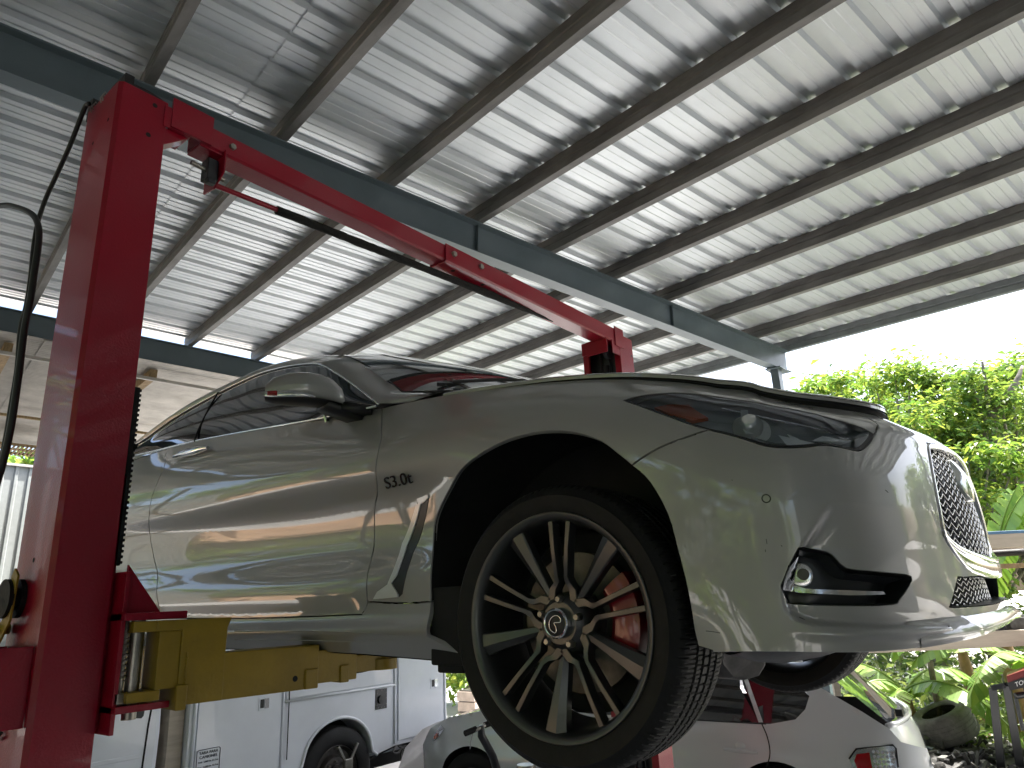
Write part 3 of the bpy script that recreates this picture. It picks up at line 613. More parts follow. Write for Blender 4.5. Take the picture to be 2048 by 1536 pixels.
# wheel housings, inner shell, floor
def liner(yc, zc, r, name, ya=None):
    mb = MB(); rows = []
    for x in (1.50, 1.56, 1.85): rows.append([(x, yc + (r + (.02 if x > 1.5 else 0))*math.cos(t), zc + (r + (.02 if x > 1.5 else 0))*math.sin(t)) for t in np.linspace(-.45, math.pi+.45, 40)])
    mb.grid(rows); mb.add([(1.85, yc, zc)] + rows[-1], [(0, i+1, i+2) for i in range(39)])
    o = obj(name, mb, 'void', coupe); m2 = mirx(mb); obj(name, m2, 'void', coupe); return o
def loop_liner(pts, name):
    P = [PS(*p)[0] for p in pts]; mb = MB()
    mb.grid([[tuple(p + np.array((.004, 0, 0))) for p in P], [(p[0]+.05, p[1] + (1.0-p[1])*.0, p[2] + .03) for p in P], [(1.86, p[1], p[2] + .03) for p in P]])
    mb.add([(1.86, 1.0, 1.4)] + [(1.86, p[1], p[2] + .03) for p in P], [(0, i+1, i+2) for i in range(len(P)-1)])
    mb.box((1.852, .72, 1.30), (1.86, 1.6, 1.90))
    obj(name, mb, 'void', coupe); obj(name, mirx(mb), 'void', coupe)
loop_liner(aL + aR[1:], 'wheel_liner'); liner(3.92, 1.395, .385, 'wheel_liner')
ss = np.linspace(.05, SMAX, 90)
def ring(v, inset, dz=0): return [tuple(p + np.array((0, 0, dz))) for p in PS(ss, np.full(90, float(v)), inset)]
mb = MB(); c0 = ring(0, .004, .003); mid = [(CX, p[1], p[2] + .02) for p in c0]
ww = [i for i in range(90) if not (.62 < c0[i][1] < 1.46 and c0[i][0] < 2) and not (3.5 < c0[i][1] < 4.35)]
c1 = [(1.87 if ((.60 < p[1] < 1.49 and p[0] < 2) or 3.5 < p[1] < 4.32) else p[0], p[1], p[2] if not (1.5 < p[1] < 3.5) else p[2] - .005) for p in c0]
mb.grid([c1, mid]); obj('underbody', mb, 'void', coupe); obj('underbody', mirx(mb), 'void', coupe)
mb = MB();  
mb.box((1.88,.85,1.35),(2.8,1.5,1.85))
obj('inner_structure', mb, 'void', coupe)
# undertray lip below the bumper
mb = MB(); q = PS(*np.array([[5.025,0.0427],[5.0821,0.0324],[5.138,0.0587],[5.2163,0.135],[5.3033,0.1805]]).T, .02)
mb.grid([[tuple(p) for p in q], [(p[0] + .03, p[1] + .06, p[2] - .028*math.sin(math.pi*min(1, .15+i/5))) for i, p in enumerate(q)], [(p[0] + .3, p[1] + .25, p[2] - .01) for p in q]])
obj('undertray', mb, 'satin', coupe, smooth='all')
# splitter
sp = np.linspace(float(np.interp(1.72, [1.64, 1.75], [_OS[13], _OS[14]])), SMAX, 40)
mb = MB(); t = np.clip((sp - sp[0])/.25, 0, 1); a = PS(sp, np.full(40, .95), .01); b = PS(sp, np.full(40, .35), -.022*t); c = PS(sp, np.full(40, .0), -.012*t); d = PS(sp, np.full(40, 0.), .06)
mb.grid([[tuple(p) for p in a], [tuple((p+q)/2 + np.array((0, 0, .004))) for p, q in zip(a, b)], [tuple(p) for p in b], [tuple(p) for p in c], [tuple(p - np.array((0, 0, .004))) for p in d]])
obj('splitter', mb, 'paint', coupe, smooth='all'); obj('splitter', mirx(mb), 'paint', coupe, smooth='all')
# sill strakes
for pts, r in (([[3.1266,1.2503],[3.5135,1.169],[3.8342,1.0396],[4.0238,0.9494]], .0035), ([[3.1047,0.6641],[3.4881,0.6086],[3.7463,0.6092],[3.9622,0.7505]], .0028)):
    P = [PS(*p)[0] for p in cr(pts, 4)]; mb = MB(); mb.tube(P, [r*(1 - .8*i/len(P)) for i in range(len(P))], 6); obj('sill_strake', mb, 'paint', sill, smooth='all')
# ---- bonnet
N8 = 70; s8 = np.linspace(4.085, SMAX, N8)**1.0; E8 = P_surf(s8, np.full(N8, 8.0))
def hood_pt(i, b, lift=.030, dz=0.):
    u = (s8[i]-s8[0])/(SMAX-s8[0]); Q = E8[i]; yc = np.interp(u, [0, .15, .3, .5, .62, .75, .88, 1], [1.36, 1.2, 1.0, .78, .64, .54, .46, E8[-1][1]])
    zm = np.interp(yc, [E8[-1][1], .46, .54, .64, .78, 1.0, 1.36], [E8[-1][2], 1.893, 1.91, 1.94, 1.985, 2.05, 2.14])
    x = Q[0] + (CX-Q[0])*b; y = Q[1] + (yc-Q[1])*b
    sh = 1-(1-b)**2.6; crease = .016*math.exp(-((b-.22)/.16)**2)*(1-u*.9)*min(1, b*8)
    return (x - .004*(1-b), y - .006*(1-b)*u, Q[2] + (zm-Q[2])*sh + lift*(1-.15*b)*(.3 + .7*min(1, u*1.5)) + crease + dz)
bs = [0, .015, .04, .08, .13, .18, .23, .28, .34, .42, .5, .6, .7, .8, .9, 1.0]
def hood_mb(dz=0., flip=False):
    mb = MB(); rows = [[hood_pt(i, b, dz=dz - (.004 if b == 0 and not flip else 0)) for b in bs] for i in range(N8)]
    mb.grid(rows if flip else [r for r in rows]); return mb, rows
mb, rows = hood_mb(); hem = [[(r[0][0] + .003, r[0][1] + .002, r[0][2] - dz) for r in rows] for dz in (0, .004, .009)]
mb.grid(hem); hood = obj('bonnet', mb, 'paint', coupe, smooth='all'); obj('bonnet_half', mirx(mb), 'paint', hood, smooth='all')
mb = MB(); rows2 = [[(p[0] + (.01 if k == 0 else 0), p[1] + .004, p[2] - .014) for k, p in enumerate(r)] for r in rows]; mb.grid(rows2); obj('bonnet_underside', mb, 'satin', hood); obj('bonnet_underside', mirx(mb), 'satin', hood)
# black wall and channel stand in for shade in the bonnet gap
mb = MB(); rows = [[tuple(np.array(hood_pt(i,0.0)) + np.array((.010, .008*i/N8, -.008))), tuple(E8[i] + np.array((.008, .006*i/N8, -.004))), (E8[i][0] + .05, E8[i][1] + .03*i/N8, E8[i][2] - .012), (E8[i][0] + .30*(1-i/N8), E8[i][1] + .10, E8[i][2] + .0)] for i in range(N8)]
mb.grid(rows); obj('bonnet_gap_shade', mb, 'void', coupe, smooth='all'); obj('bonnet_gap_shade', mirx(mb), 'void', coupe, smooth='all')
# ---- headlamp
def inner_pt(px, inset): return PS(px[0], px[1], inset)[0]
lampL = hlT + hlE[1:] + hlB[1:-1]
lamp = panel('headlight', lampL, 'lampin', coupe, inset=.055, gap=0, lip=0, grid=.02)
for L in (lampL,):
    rr_ = resample([tuple(p) for p in L], .012); a = [PS(*p)[0] for p in rr_]; b = [PS(p[0], p[1], .056)[0] for p in rr_]; n = len(a)
    mb = MB(); mb.add(a + b, [(i, (i+1) % n, n+(i+1) % n, n+i) for i in range(n)]); obj('lamp_housing', mb, 'lampin', lamp); obj('lamp_housing', mirx(mb), 'satin', lamp)
    c = [PS(p[0], p[1], -.0005)[0] for p in rr_]; ctr = np.mean([np.array(p) for p in rr_], 0)
    inn = [PS(p[0] + (ctr[0]-p[0])*.035, p[1] + (ctr[1]-p[1])*.07, .0005)[0] for p in rr_]
    mb = MB(); mb.add(c + inn, [(i, (i+1) % n, n+(i+1) % n, n+i) for i in range(n)]); obj('lamp_bezel', mb, 'black', lamp, smooth='all')
for q, rr_, dd in (((1500,843), .030, .035), ((1522,846), .027, .045)):
    pass
LP = [np.array(p) for p in [PS(*p, .024)[0] for p in [[5.091,6.1717],[5.1228,6.0893],[5.204,5.8538]]]]
fd = Vector((-.55, -.83, .0)).normalized()
mb = MB(); mb.lathe([(.020, .0001), (.018, .012), (.012, .023), (.002, .029), (-.03, .030)], LP[0], fd, 24); obj('projector_lens', mb, 'foil', lamp, smooth=True)
mb = MB(); mb.lathe([(.0, .0001), (0, .026), (-.035, .026)], LP[1] + np.array((.008, .01, 0)), fd, 24); obj('projector_lens', mb, 'foil', lamp, smooth=True)
mb = MB(); q = [PS(*p, .012)[0] for p in cr([[5.0696,6.7907],[5.0687,6.3984],[5.0701,6.0881],[5.0749,5.8365]], 4)]
mb.grid([[tuple(p) for p in q], [tuple(p + np.array((.013, -.012, 0))) for p in q]]); obj('lamp_blade', mb, 'foil', lamp, smooth=True)
mb = MB(); q = [PS(*p, .030)[0] for p in cr([[5.0231,6.8878],[5.1175,6.6002],[5.2205,6.4004],[5.3238,6.1808],[5.388,5.9888]], 4)]; mb.tube(q, .0025, 6); q = [PS(*p, .03)[0] for p in cr([[5.0849,5.7349],[5.1497,5.5479],[5.2228,5.6499],[5.3144,5.6468]], 4)]; mb.tube(q, .004, 6); obj('light_guide', mb, 'silver', lamp, smooth=True)
mb = MB(); q = [PS(*p, .022)[0] for p in [[5.1554,5.862],[5.2012,5.7425],[5.2467,5.6333],[5.1722,5.489]]]; mb.add(q, [(0, 1, 2, 3)]); q = [PS(*p, .03)[0] for p in [[5.1847,5.9533],[5.2079,5.8195],[5.2252,5.6516],[5.1971,5.5661]]]; mb.add(q, [(0, 1, 2, 3)]); q = [PS(*p, .028)[0] for p in [[5.2449,5.7395],[5.332,5.7137],[5.3787,5.9263],[5.285,5.9812]]]; mb.add(q, [(0, 1, 2, 3)]); obj('reflector', mb, 'foil', lamp)
am = [tuple(p) for p in [[4.8533,6.591],[4.8844,6.7654],[4.936,6.8618],[4.9638,6.6038],[4.9893,6.4002],[4.9512,6.2157],[4.9019,6.3635]]]
panel('side_marker', am, 'amber', lamp, inset=.018, gap=0, lip=.01, mirror=False)
panel('headlight_lens', lampL, 'lens', lamp, inset=.001, gap=.001, lip=0, grid=.02)
# ---- grille
gM = cr([[5.7102,6.2213],[5.682,5.5852],[5.6599,4.7827],[5.6459,3.9471],[5.6454,3.385],[5.6754,3.14],[5.7479,2.919],[5.8859,2.7422],[6.0175,2.6661]], 3); gM[-1] = (SMAX, gM[-1][1])
gMT = [(SMAX, 6.5)] + [(gM[0][0] + (SMAX-gM[0][0])*t, gM[0][1] + (6.5-gM[0][1])*(1-(1-t)**1.6)) for t in (.75, .5, .25)]
gl = gMT + gM
grille = panel('grille', gl, 'void', coupe, inset=.05, gap=0, lip=0)
def band(A, B, ia, ib, n=60, bul=.006):
    """chrome band swept between two polylines on the surface"""
    def rs(L, k):
        L = np.array(L); d = np.r_[0, np.cumsum(np.hypot(np.diff(L[:, 0]), np.diff(L[:, 1])*.1))]; t = np.linspace(0, d[-1], k); return np.interp(t, d, L[:, 0]), np.interp(t, d, L[:, 1])
    a = rs(A, n); b = rs(B, n); rows = []
    for t, ins in ((0, ia), (.12, ia-bul*.6), (.35, ia-bul), (.7, (ia+ib)/2-bul*.7), (.92, ib-.001), (1, ib+.004)):
        rows.append([tuple(p) for p in PS(a[0]+(b[0]-a[0])*t, a[1]+(b[1]-a[1])*t, ins)])
    rows.append([tuple(p) for p in PS(b[0], b[1], ib+.05)])
    mb = MB(); mb.grid(rows); return mb
mb = band(gT[:1] + gT[1:] + gO, gMT[:1] + gMT[1:] + gM, .002, .004); gf = obj('grille_frame', mb, 'chrome', grille, smooth='all'); obj('grille_frame', mirx(mb), 'chrome', grille, smooth='all')
def mesh_wave(loop, inset, name, du=.030, dv=.23, r=.0019, par=None):
    S0 = min(p[0] for p in loop); V0 = min(p[1] for p in loop); V1 = max(p[1] for p in loop); mb = MB(); r0 = 0
    lines = []
    v = V0; row = 0
    while v < V1 + dv:
        for sgn in (1, -1):
            cur = []; u = S0 - du
            while u <= SMAX + 1e-6:
                ph = (u - S0)/du*math.pi; tri_ = math.asin(math.sin(ph + math.pi/2))/(math.pi/2)
                vv = v + tri_*sgn*dv*.42*sgn; p = (min(u, SMAX-1e-4), vv)
                if inside(p, loop): cur.append(PS(p[0], min(8, max(0, p[1])), inset)[0])
                else:
                    if len(cur) > 1: lines.append(cur)
                    cur = []
                u += du/6
            if len(cur) > 1: lines.append(cur)
            break
        v += dv; row += 1
    for L in lines:
        mb.tube(L, r, 4)
    return mb
mb = mesh_wave(gl, .022, 'm'); obj('grille_mesh', mb, 'meshchrome', grille, smooth='all'); obj('grille_mesh', mirx(mb), 'meshchrome', grille, smooth='all')
mb = mesh_wave(gl, .030, 'm', r=.0030); mb2 = MB(); mb2.v = [(p[0], p[1]+.004, p[2]-.004) for p in mb.v]; mb2.f = mb.f; obj('grille_mesh', mb2, 'satin', grille); obj('grille_mesh', mirx(mb2), 'satin', grille)
# badge on the grille: smooth oval dish
mb = MB(); BC = P_surf(SMAX, 5.35)[0] + np.array((0, .014, 0)); n = 40
rings = [[(BC[0] + .085*k*math.cos(t), BC[1] - .016*(1-k*k) + .010*(k*math.cos(t))**2 + .025*math.sin(t)*k*.6, BC[2] + .062*k*math.sin(t)) for t in np.linspace(0, 2*math.pi, n+1)] for k in (.02, .3, .6, .85, .97, 1.0)]
rings.append([(BC[0] + .087*math.cos(t), BC[1] + .03, BC[2] + .064*math.sin(t)) for t in np.linspace(0, 2*math.pi, n+1)])
mb.grid(rings); obj('front_badge', mb, 'badge', grille, smooth='all')
# chrome and body bar below the grille, lower intake
mb = MB(); s_ = np.linspace(cO[0][0]+.0, SMAX, 30); g0 = np.interp(s_, [p[0] for p in gO[-14:]], [p[1] for p in gO[-14:]]); i0 = np.interp(s_, [cO[1][0], SMAX], [cO[2][1], iTv])
lowc = panel('intake_mesh', [(SMAX, iTv)] + cO[::-1][1:-1][:3] + [tuple(iL[0])] + [tuple(p) for p in iL[1:]], 'void', coupe, inset=.07, gap=0, lip=0)
il = [(SMAX, iTv)] + cO[::-1][1:-1][:3] + [tuple(iL[0])] + [tuple(p) for p in iL[1:]]
ir = resample([tuple(p) for p in il], .012); a = [PS(*p)[0] for p in ir]; b = [PS(p[0], p[1], .07)[0] for p in ir]; n = len(a)
mb = MB(); mb.add(a + b, [(i, (i+1) % n, n+(i+1) % n, n+i) for i in range(n) if not (ir[i][0] > SMAX-1e-3 and ir[(i+1) % n][0] > SMAX-1e-3)]); obj('intake_frame', mb, 'satin', lowc); obj('intake_frame', mirx(mb), 'satin', lowc)
mb = mesh_wave(il, .045, 'm', r=.0018, du=.028, dv=.17); obj('grille_mesh', mb, 'meshchrome', lowc, smooth='all'); obj('grille_mesh', mirx(mb), 'meshchrome', lowc, smooth='all')
cb0 = [(s, v-.0) for s, v in gO if v < 3.4]
lo_ = [(p[0]+.0, p[1]-.55*min(1, max(0, (p[0]-cb0[0][0])/.12))) for p in cb0]
mb = band(cb0, lo_, -.001, -.001, 40, .004); obj('grille_frame', mb, 'chrome', grille, smooth='all', label='lower chrome bar under the grille'); obj('grille_frame', mirx(mb), 'chrome', grille, smooth='all')
# ---- fog lamp pocket
pocket = panel('fog_pocket', fog, 'satin', bumper, inset=.055, gap=0, lip=0)
fr_ = resample(fog, .012); n = len(fr_); a = [PS(*p)[0] for p in fr_]; b = [PS(p[0], p[1], .056)[0] for p in fr_]; mb = MB(); mb.add(a + b, [(i, (i+1) % n, n+(i+1) % n, n+i) for i in range(n)]); obj('pocket_wall', mb, 'satin', pocket, smooth=True)
top = [[5.1508,2.6932],[5.2115,2.612],[5.2258,2.4512],[5.2452,2.1951],[5.2989,2.1281],[5.4048,2.0323]]; P1 = [PS(*p, .004)[0] for p in cr(top, 3)]; P2 = [PS(*p, .03)[0] for p in cr([[5.1546,2.599],[5.2013,2.4926],[5.2154,2.3312],[5.2344,2.0724],[5.2899,2.0054],[5.3837,1.9107]], 3)]
mb = MB(); mb.grid([[tuple(p) for p in P1], [tuple(p) for p in P2]]); obj('pocket_brow', mb, 'satin', pocket, smooth='all')
mb = MB(); q = [tuple(p) for p in [[5.1501,2.5669],[5.1316,1.8709],[5.1277,1.6783],[5.1051,1.706],[5.1122,1.9813],[5.1255,2.2795]]]
panel('chrome_blade', q, 'chrome', pocket, inset=.010, gap=0, lip=.02, mirror=False, grid=.012)
q = [tuple(p) for p in [[5.1327,1.8417],[5.1597,1.7659],[5.2574,1.7538],[5.348,1.7175],[5.3527,1.6379],[5.2549,1.6272],[5.1396,1.6582],[5.1316,1.6799]]]
panel('chrome_blade', q, 'chrome', pocket, inset=.014, gap=0, lip=.012, mirror=False, grid=.012)
fc = PS(*[5.157,2.122], .04)[0]; fn = Vector(NS(*[5.157,2.122])[0])
mb = MB(); mb.lathe([(-.02, .022), (.004, .026), (.006, .022), (.003, .0001)], fc, fn, 28); obj('fog_lamp', mb, 'silver', pocket, smooth=True)
mb = MB(); mb.lathe([(.008, .0001), (.008, .012), (-.0, .013)], fc + np.array((.004, -.006, 0)), fn, 20); obj('fog_lamp_bulb', mb, 'rotor', pocket, smooth=True)
# ---- sensor ring, tow scratches
sc_ = PS(*[5.0988,3.9651])[0]; sn = Vector(NS(*[5.0988,3.9651])[0]); mb = MB(); mb.lathe([(.0004, .0072), (.0009, .0078), (.0009, .0092), (.0004, .0098)], sc_, sn, 28); obj('parking_sensor', mb, 'black', bumper, smooth=True)
for a_, b_ in [[[5.087,2.945],[5.087,2.822]],[[5.082,2.687],[5.082,2.626]],[[5.114,2.793],[5.116,2.769]],[[4.876,1.937],[4.889,1.966]],[[5.034,4.419],[5.036,4.408]],[[5.391,4.288],[5.399,4.226]],[[4.939,0.592],[4.969,0.543]],[[5.129,1.013],[5.14,0.95]]]:
    obj('scuff', MB().tube([PS(*a_)[0], (PS(*a_)[0] + PS(*b_)[0])/2 + np.array((0, 0, .0006)), PS(*b_)[0]], .0009, 5), 'satin', bumper)
# ---- badge, vent, handle
bo = PS(*[3.9125,5.4129])[0]; be = PS(*[4.0461,5.4331])[0]; bu = Vector(be - bo).normalized(); bn = Vector(NS(*[3.9822,5.4585])[0]); bv = bn.cross(bu)
if bv.z < 0: bv = -bv
wd = (be - bo); ln = float(np.linalg.norm(wd))
mb = text_mesh('S3.0t', ln*.40, Vector(bo) + bn*.004, bu, bv, .0016, 'LEFT', .15); xs = [Vector(p) - Vector(bo) for p in mb.v]; wmax = max(p.dot(bu) for p in xs)
mb.v = [tuple(Vector(bo) + bn*p.dot(bn) + bu*p.dot(bu)*ln/wmax + bv*(p.dot(bv)*1.0 - .004)) for p in xs]; obj('model_lettering', mb, 'darkchrome', fender)
vo = [tuple(p) for p in [[4.0417,4.9539],[4.0933,4.9858],[4.0934,4.9127],[4.0068,3.6567],[3.983,2.5969],[3.9702,2.5266],[3.8567,2.5085],[3.8753,2.7022],[3.9209,2.8966],[3.936,3.2014],[3.9546,3.9444],[4.0332,4.8371]]]
vent = panel('fender_vent', vo, 'satin', fender, inset=-.0015, gap=0, lip=.004, mirror=False, grid=.012)
for q in ([[4.0417,4.9539],[4.0933,4.9858],[4.0934,4.9127],[4.0718,4.8409],[4.041,4.7787]], [[3.8567,2.5085],[3.8753,2.7022],[3.9211,2.8831],[3.9361,2.9148],[3.9688,2.5738],[3.9667,2.5205]], [[4.0332,4.8371],[4.051,4.7916],[3.9757,3.8787],[3.9563,3.1172],[3.9343,2.8891],[3.9209,2.8966],[3.936,3.2014],[3.9546,3.9444]]):
    panel('vent_chrome', [tuple(p) for p in q], 'foil', vent, inset=-.005, gap=0, lip=.004, mirror=False, grid=.01)
hp = [tuple(p) for p in [[2.5087,7.6209],[2.5326,7.7025],[2.6888,7.6778],[2.7754,7.6697],[2.7988,7.6194],[2.7741,7.5239],[2.7162,7.4226],[2.6488,7.4115],[2.5627,7.512]]]
hd = panel('door_handle', hp, 'paint', door, inset=.004, gap=0, lip=.004, mirror=False, grid=.01)
mb = MB(); HL = [PS(*p, -.02)[0] for p in cr([[2.5034,7.6248],[2.5711,7.6324],[2.6714,7.6474],[2.7414,7.6709],[2.7927,7.6654]], 5)]; k = len(HL); mb.tube(HL, [.008 + .010*math.sin(math.pi*i/(k-1)) for i in range(k)], 10); mb.v = [(p[0], p[1], p[2]) for p in mb.v]; obj('handle_grip', mb, 'chrome', hd, smooth=True)
mb = MB(); n_ = NS(*[2.6785,7.4475])[0]; mb.lathe([(.002, .0001), (.001, .024), (-.001, .030)], PS(*[2.6601,7.5155])[0] - n_*.002, Vector(n_), 24); obj('handle_recess', mb, 'void', hd, smooth=True)
# ---- greenhouse
PN = (1, 0, -.40); PC = 1.549 - .40*2.15
dlB = [[1.588,3.737,2.246],[1.582,3.503,2.232],[1.573,3.062,2.209],[1.556,2.59,2.167],[1.537,2.083,2.119],[1.529,1.78,2.099]]
dlT = [[1.617,3.82,2.319],[1.625,3.682,2.34],[1.65,3.488,2.402],[1.665,3.286,2.439],[1.675,3.079,2.465],[1.681,2.909,2.479],[1.682,2.758,2.484],[1.677,2.586,2.469],[1.666,2.435,2.443],[1.654,2.308,2.413],[1.641,2.227,2.381],[1.624,2.151,2.339],[1.598,2.038,2.273],[1.571,1.929,2.206],[1.532,1.774,2.107]]
dlT = [tuple(p) for p in cr(dlT, 3)]; dlB = [tuple(p) for p in cr(dlB, 3)]
def fill(A, B, n=60):                                      # ruled surface between two curves of equal parameter
    def rs(L):
        L = np.array(L); d = np.r_[0, np.cumsum(np.linalg.norm(np.diff(L, axis=0), axis=1))]; t = np.linspace(0, d[-1], n); return np.stack([np.interp(t, d, L[:, k]) for k in range(3)], 1)
    return rs(A), rs(B)
def ybyy(A, B, n=70):
    A = np.array(sorted(A, key=lambda p: p[1])); B = np.array(sorted(B, key=lambda p: p[1])); y = np.linspace(max(A[0][1], B[0][1]), min(A[-1][1], B[-1][1]), n)
    f = lambda L: np.stack([np.interp(y, L[:, 1], L[:, 0]), y, np.interp(y, L[:, 1], L[:, 2])], 1)
    return f(A), f(B)
a, b = ybyy(dlB, dlT); mb = MB(); bulge = lambda t: -.012*math.sin(math.pi*t)
mb.grid([[tuple(a[i] + (b[i]-a[i])*t + np.array((bulge(t)*min(1, np.linalg.norm(b[i]-a[i])/.15) + .006, 0, 0))) for i in range(70)] for t in np.linspace(0, 1, 7)])
sg = obj('side_window', mb, 'carglass', coupe, smooth='all'); obj('side_window', mirx(mb), 'carglass', coupe, smooth='all')
mb = MB(); q = [[1.572,3.061,2.208],[1.591,3.081,2.254],[1.632,3.089,2.358],[1.675,3.079,2.465]]; mb.tube([np.array(p) + np.array((-.005, 0, 0)) for p in cr(q, 3)], .004, 6); obj('glass_seal', mb, 'void', sg)
mb = MB(); mb.tube([np.array(p) + np.array((-.002, 0, .002)) for p in dlB], .0042, 6); mb.tube([np.array(p) + np.array((-.0, 0, .001)) for p in dlT], .0034, 6); obj('window_trim', mb, 'chrome', coupe, smooth='all'); obj('window_trim', mirx(mb), 'chrome', coupe, smooth='all')
# shoulder strip between belt and body row 8, then rail, roof
e8 = P_surf(np.linspace(.4, k8+.02, 80), np.full(80, 8.0)); a, b = ybyy([tuple(p) for p in e8], dlB)
mb = MB(); mb.grid([[tuple(p) for p in a], [tuple((p+q)/2 + np.array((0, 0, .002))) for p, q in zip(a, b)], [tuple(p) for p in b]]); obj('belt_shoulder', mb, 'paint', coupe, smooth='all'); obj('belt_shoulder', mirx(mb), 'paint', coupe, smooth='all')
rail = [[1.61,3.804,2.316]] + [tuple(p) for p in [[1.625,3.686,2.361], [1.65,3.492,2.424], [1.67,3.302,2.469], [1.69,3.074,2.499], [1.71,2.757,2.52], [1.73,2.531,2.511], [1.745,2.366,2.487], [1.76,2.281,2.466]]]
rail = [(1.80, 4.75, 2.12), (1.70, 4.3, 2.20)] + [tuple(p) for p in cr(rail, 4)]
wsL = [[1.76,2.281,2.466], [1.745,2.177,2.419], [1.72,2.026,2.33], [1.68,1.88,2.235], [1.655,1.792,2.176]]
fr = [p for p in rail if p[1] > 2.25]
top_ = [p for p in dlT if p[1] > 2.25]
a, b = ybyy(top_, fr); mb = MB(); mb.grid([[tuple(a[i] + (b[i]-a[i])*t + np.array((-.006*math.sin(math.pi*t), 0, .006*math.sin(math.pi*t)))) for i in range(70)] for t in np.linspace(0, 1, 5)])
obj('roof_rail', mb, 'paint', coupe, smooth='all'); obj('roof_rail', mirx(mb), 'paint', coupe, smooth='all')
pil = [p for p in dlT if p[1] <= 2.36][::1]; pil = sorted(pil, key=lambda p: -p[1]); wl = [tuple(p) for p in cr(wsL, 4)]
fa_, fb_ = fill(pil + [(1.60, 1.70, 2.105)], wl + [(1.66, 1.60, 2.13)], 40); mb = MB(); mb.grid([[tuple(fa_[i] + (fb_[i]-fa_[i])*t + np.array((-.010*math.sin(math.pi*t), -.006*math.sin(math.pi*t), .004))) for i in range(40)] for t in np.linspace(0, 1, 6)])
obj('windscreen_pillar', mb, 'paint', coupe, smooth='all'); obj('windscreen_pillar', mirx(mb), 'paint', coupe, smooth='all')
mb = MB(); mb.grid([[tuple(p) for p in e8[-14:]], [(1.64, y, 2.135) for y in np.linspace(e8[-14][1], 1.60, 14)], [(1.70, y, 2.14) for y in np.linspace(e8[-14][1], 1.56, 14)]])
mb.grid([[tuple(p) for p in P_surf(np.linspace(k8, 4.13, 10), np.full(10, 8.0))], [(1.66, y, 2.128) for y in np.linspace(1.80, 1.5, 10)]]); obj('cowl', mb, 'paint', coupe, smooth='all')
# windscreen and cowl
wsB = [np.array(p) for p in cr([wl[-1], (1.80, 1.58, 2.165), (2.05, 1.42, 2.185), (CX, 1.36, 2.19)], 8)]
hdr = [np.array(p) for p in cr([wl[0], (2.0, 2.20, 2.508), (CX, 2.16, 2.522)], 10)]
A2, B2 = fill(wsB, hdr, 24); WL = fill(wl[::-1], wl[::-1], 24)[0]; mb = MB(); rows = []
for j in range(12):
    t = j/11; rows.append([tuple(A2[i] + (B2[i]-A2[i])*t + np.array((0, -.03*math.sin(math.pi*t)*(i/23), .015*math.sin(math.pi*t)))) for i in range(24)])
mb.grid(rows); ws = obj('windscreen', mb, 'shield', coupe, smooth='all'); obj('windscreen', mirx(mb), 'shield', coupe, smooth='all')
mb = MB(); q = [np.array(p) for p in wl]; mb.tube([p + np.array((.004, -.003, 0)) for p in q], .006, 8); mb.tube([p + np.array((0, -.004, -.004)) for p in wsB], .010, 8); obj('windscreen_seal', mb, 'black', ws, smooth='all')
mb = MB(); mb.grid([[tuple(p + np.array((0, -.012, -.008))) for p in wsB], [(p[0], p[1] - .16, p[2] - .03) for p in wsB]]); obj('cowl', mb, 'satin', coupe); obj('cowl', mirx(mb), 'satin', coupe)
mb = MB(); mb.tube(cr([(2.0, 1.40, 2.19), (1.92, 1.50, 2.215), (1.78, 1.66, 2.215)], 5), .006, 6); mb.bar((2.1, 1.5, 2.22), (1.74, 1.70, 2.205), .008, .012); obj('wiper', mb, 'black', coupe)
# roof skin
rr2 = [np.array(p) for p in rail if p[1] > 2.2]; ys = np.linspace(rr2[-1][1], 3.75, 30); RL = np.array(sorted(rr2, key=lambda p: p[1]))
ed = np.stack([np.interp(ys, RL[:, 1], RL[:, 0]), ys, np.interp(ys, RL[:, 1], RL[:, 2])], 1); mb = MB(); rows = []
for i in range(30):
    u = i/29; zc = np.interp(ys[i], [2.16, 2.5, 3.0, 3.4, 3.75], [2.522, 2.548, 2.53, 2.47, 2.39]); yc = ys[i] - (.11)*(1-u)
    zc = float(zc) if u > 0 else 2.522
    rows.append([(ed[i][0] + (CX-ed[i][0])*t, ed[i][1] + (yc-ed[i][1])*(1-(1-t)**2), ed[i][2] + (max(zc, ed[i][2]+.02)-ed[i][2])*(1-(1-t)**2.4)) for t in np.linspace(0, 1, 12)])
mb.grid(rows); obj('roof', mb, 'paint', coupe, smooth='all'); obj('roof', mirx(mb), 'paint', coupe, smooth='all')
last = rows[-1]; mb = MB(); mb.grid([last, [(1.70 + (CX-1.70)*t, 4.45, 2.20 + .03*t) for t in np.linspace(0, 1, 12)]]); obj('rear_window', mb, 'carglass', coupe, smooth='all'); obj('rear_window', mirx(mb), 'carglass', coupe, smooth='all')
e9 = P_surf(np.linspace(.02, 1.6, 40), np.full(40, 8.0)); mb = MB(); mb.grid([[tuple(p) for p in e9], [(min(CX, p[0]+.12), p[1] - .0, p[2] + .03) for p in e9], [(CX, min(p[1], 4.9), 2.235) for p in e9]]); obj('boot_lid', mb, 'paint', coupe, smooth='all'); obj('boot_lid', mirx(mb), 'paint', coupe, smooth='all')
# cabin
mb = MB(); mb.box((1.66, 1.75, 1.6), (3.13, 1.95, 2.10)); mb.box((1.62, 2.0, 1.5), (1.66, 3.3, 2.10)); obj('dashboard', mb, 'dash', coupe)
for x in (1.80, 2.62): obj('seat', MB().box((x, 2.75, 1.6), (x+.42, 2.90, 2.22)).box((x+.1, 2.78, 2.21), (x+.32, 2.88, 2.38)).box((x, 2.3, 1.55), (x+.42, 2.8, 1.75)), 'seat', coupe, bevel=.03)
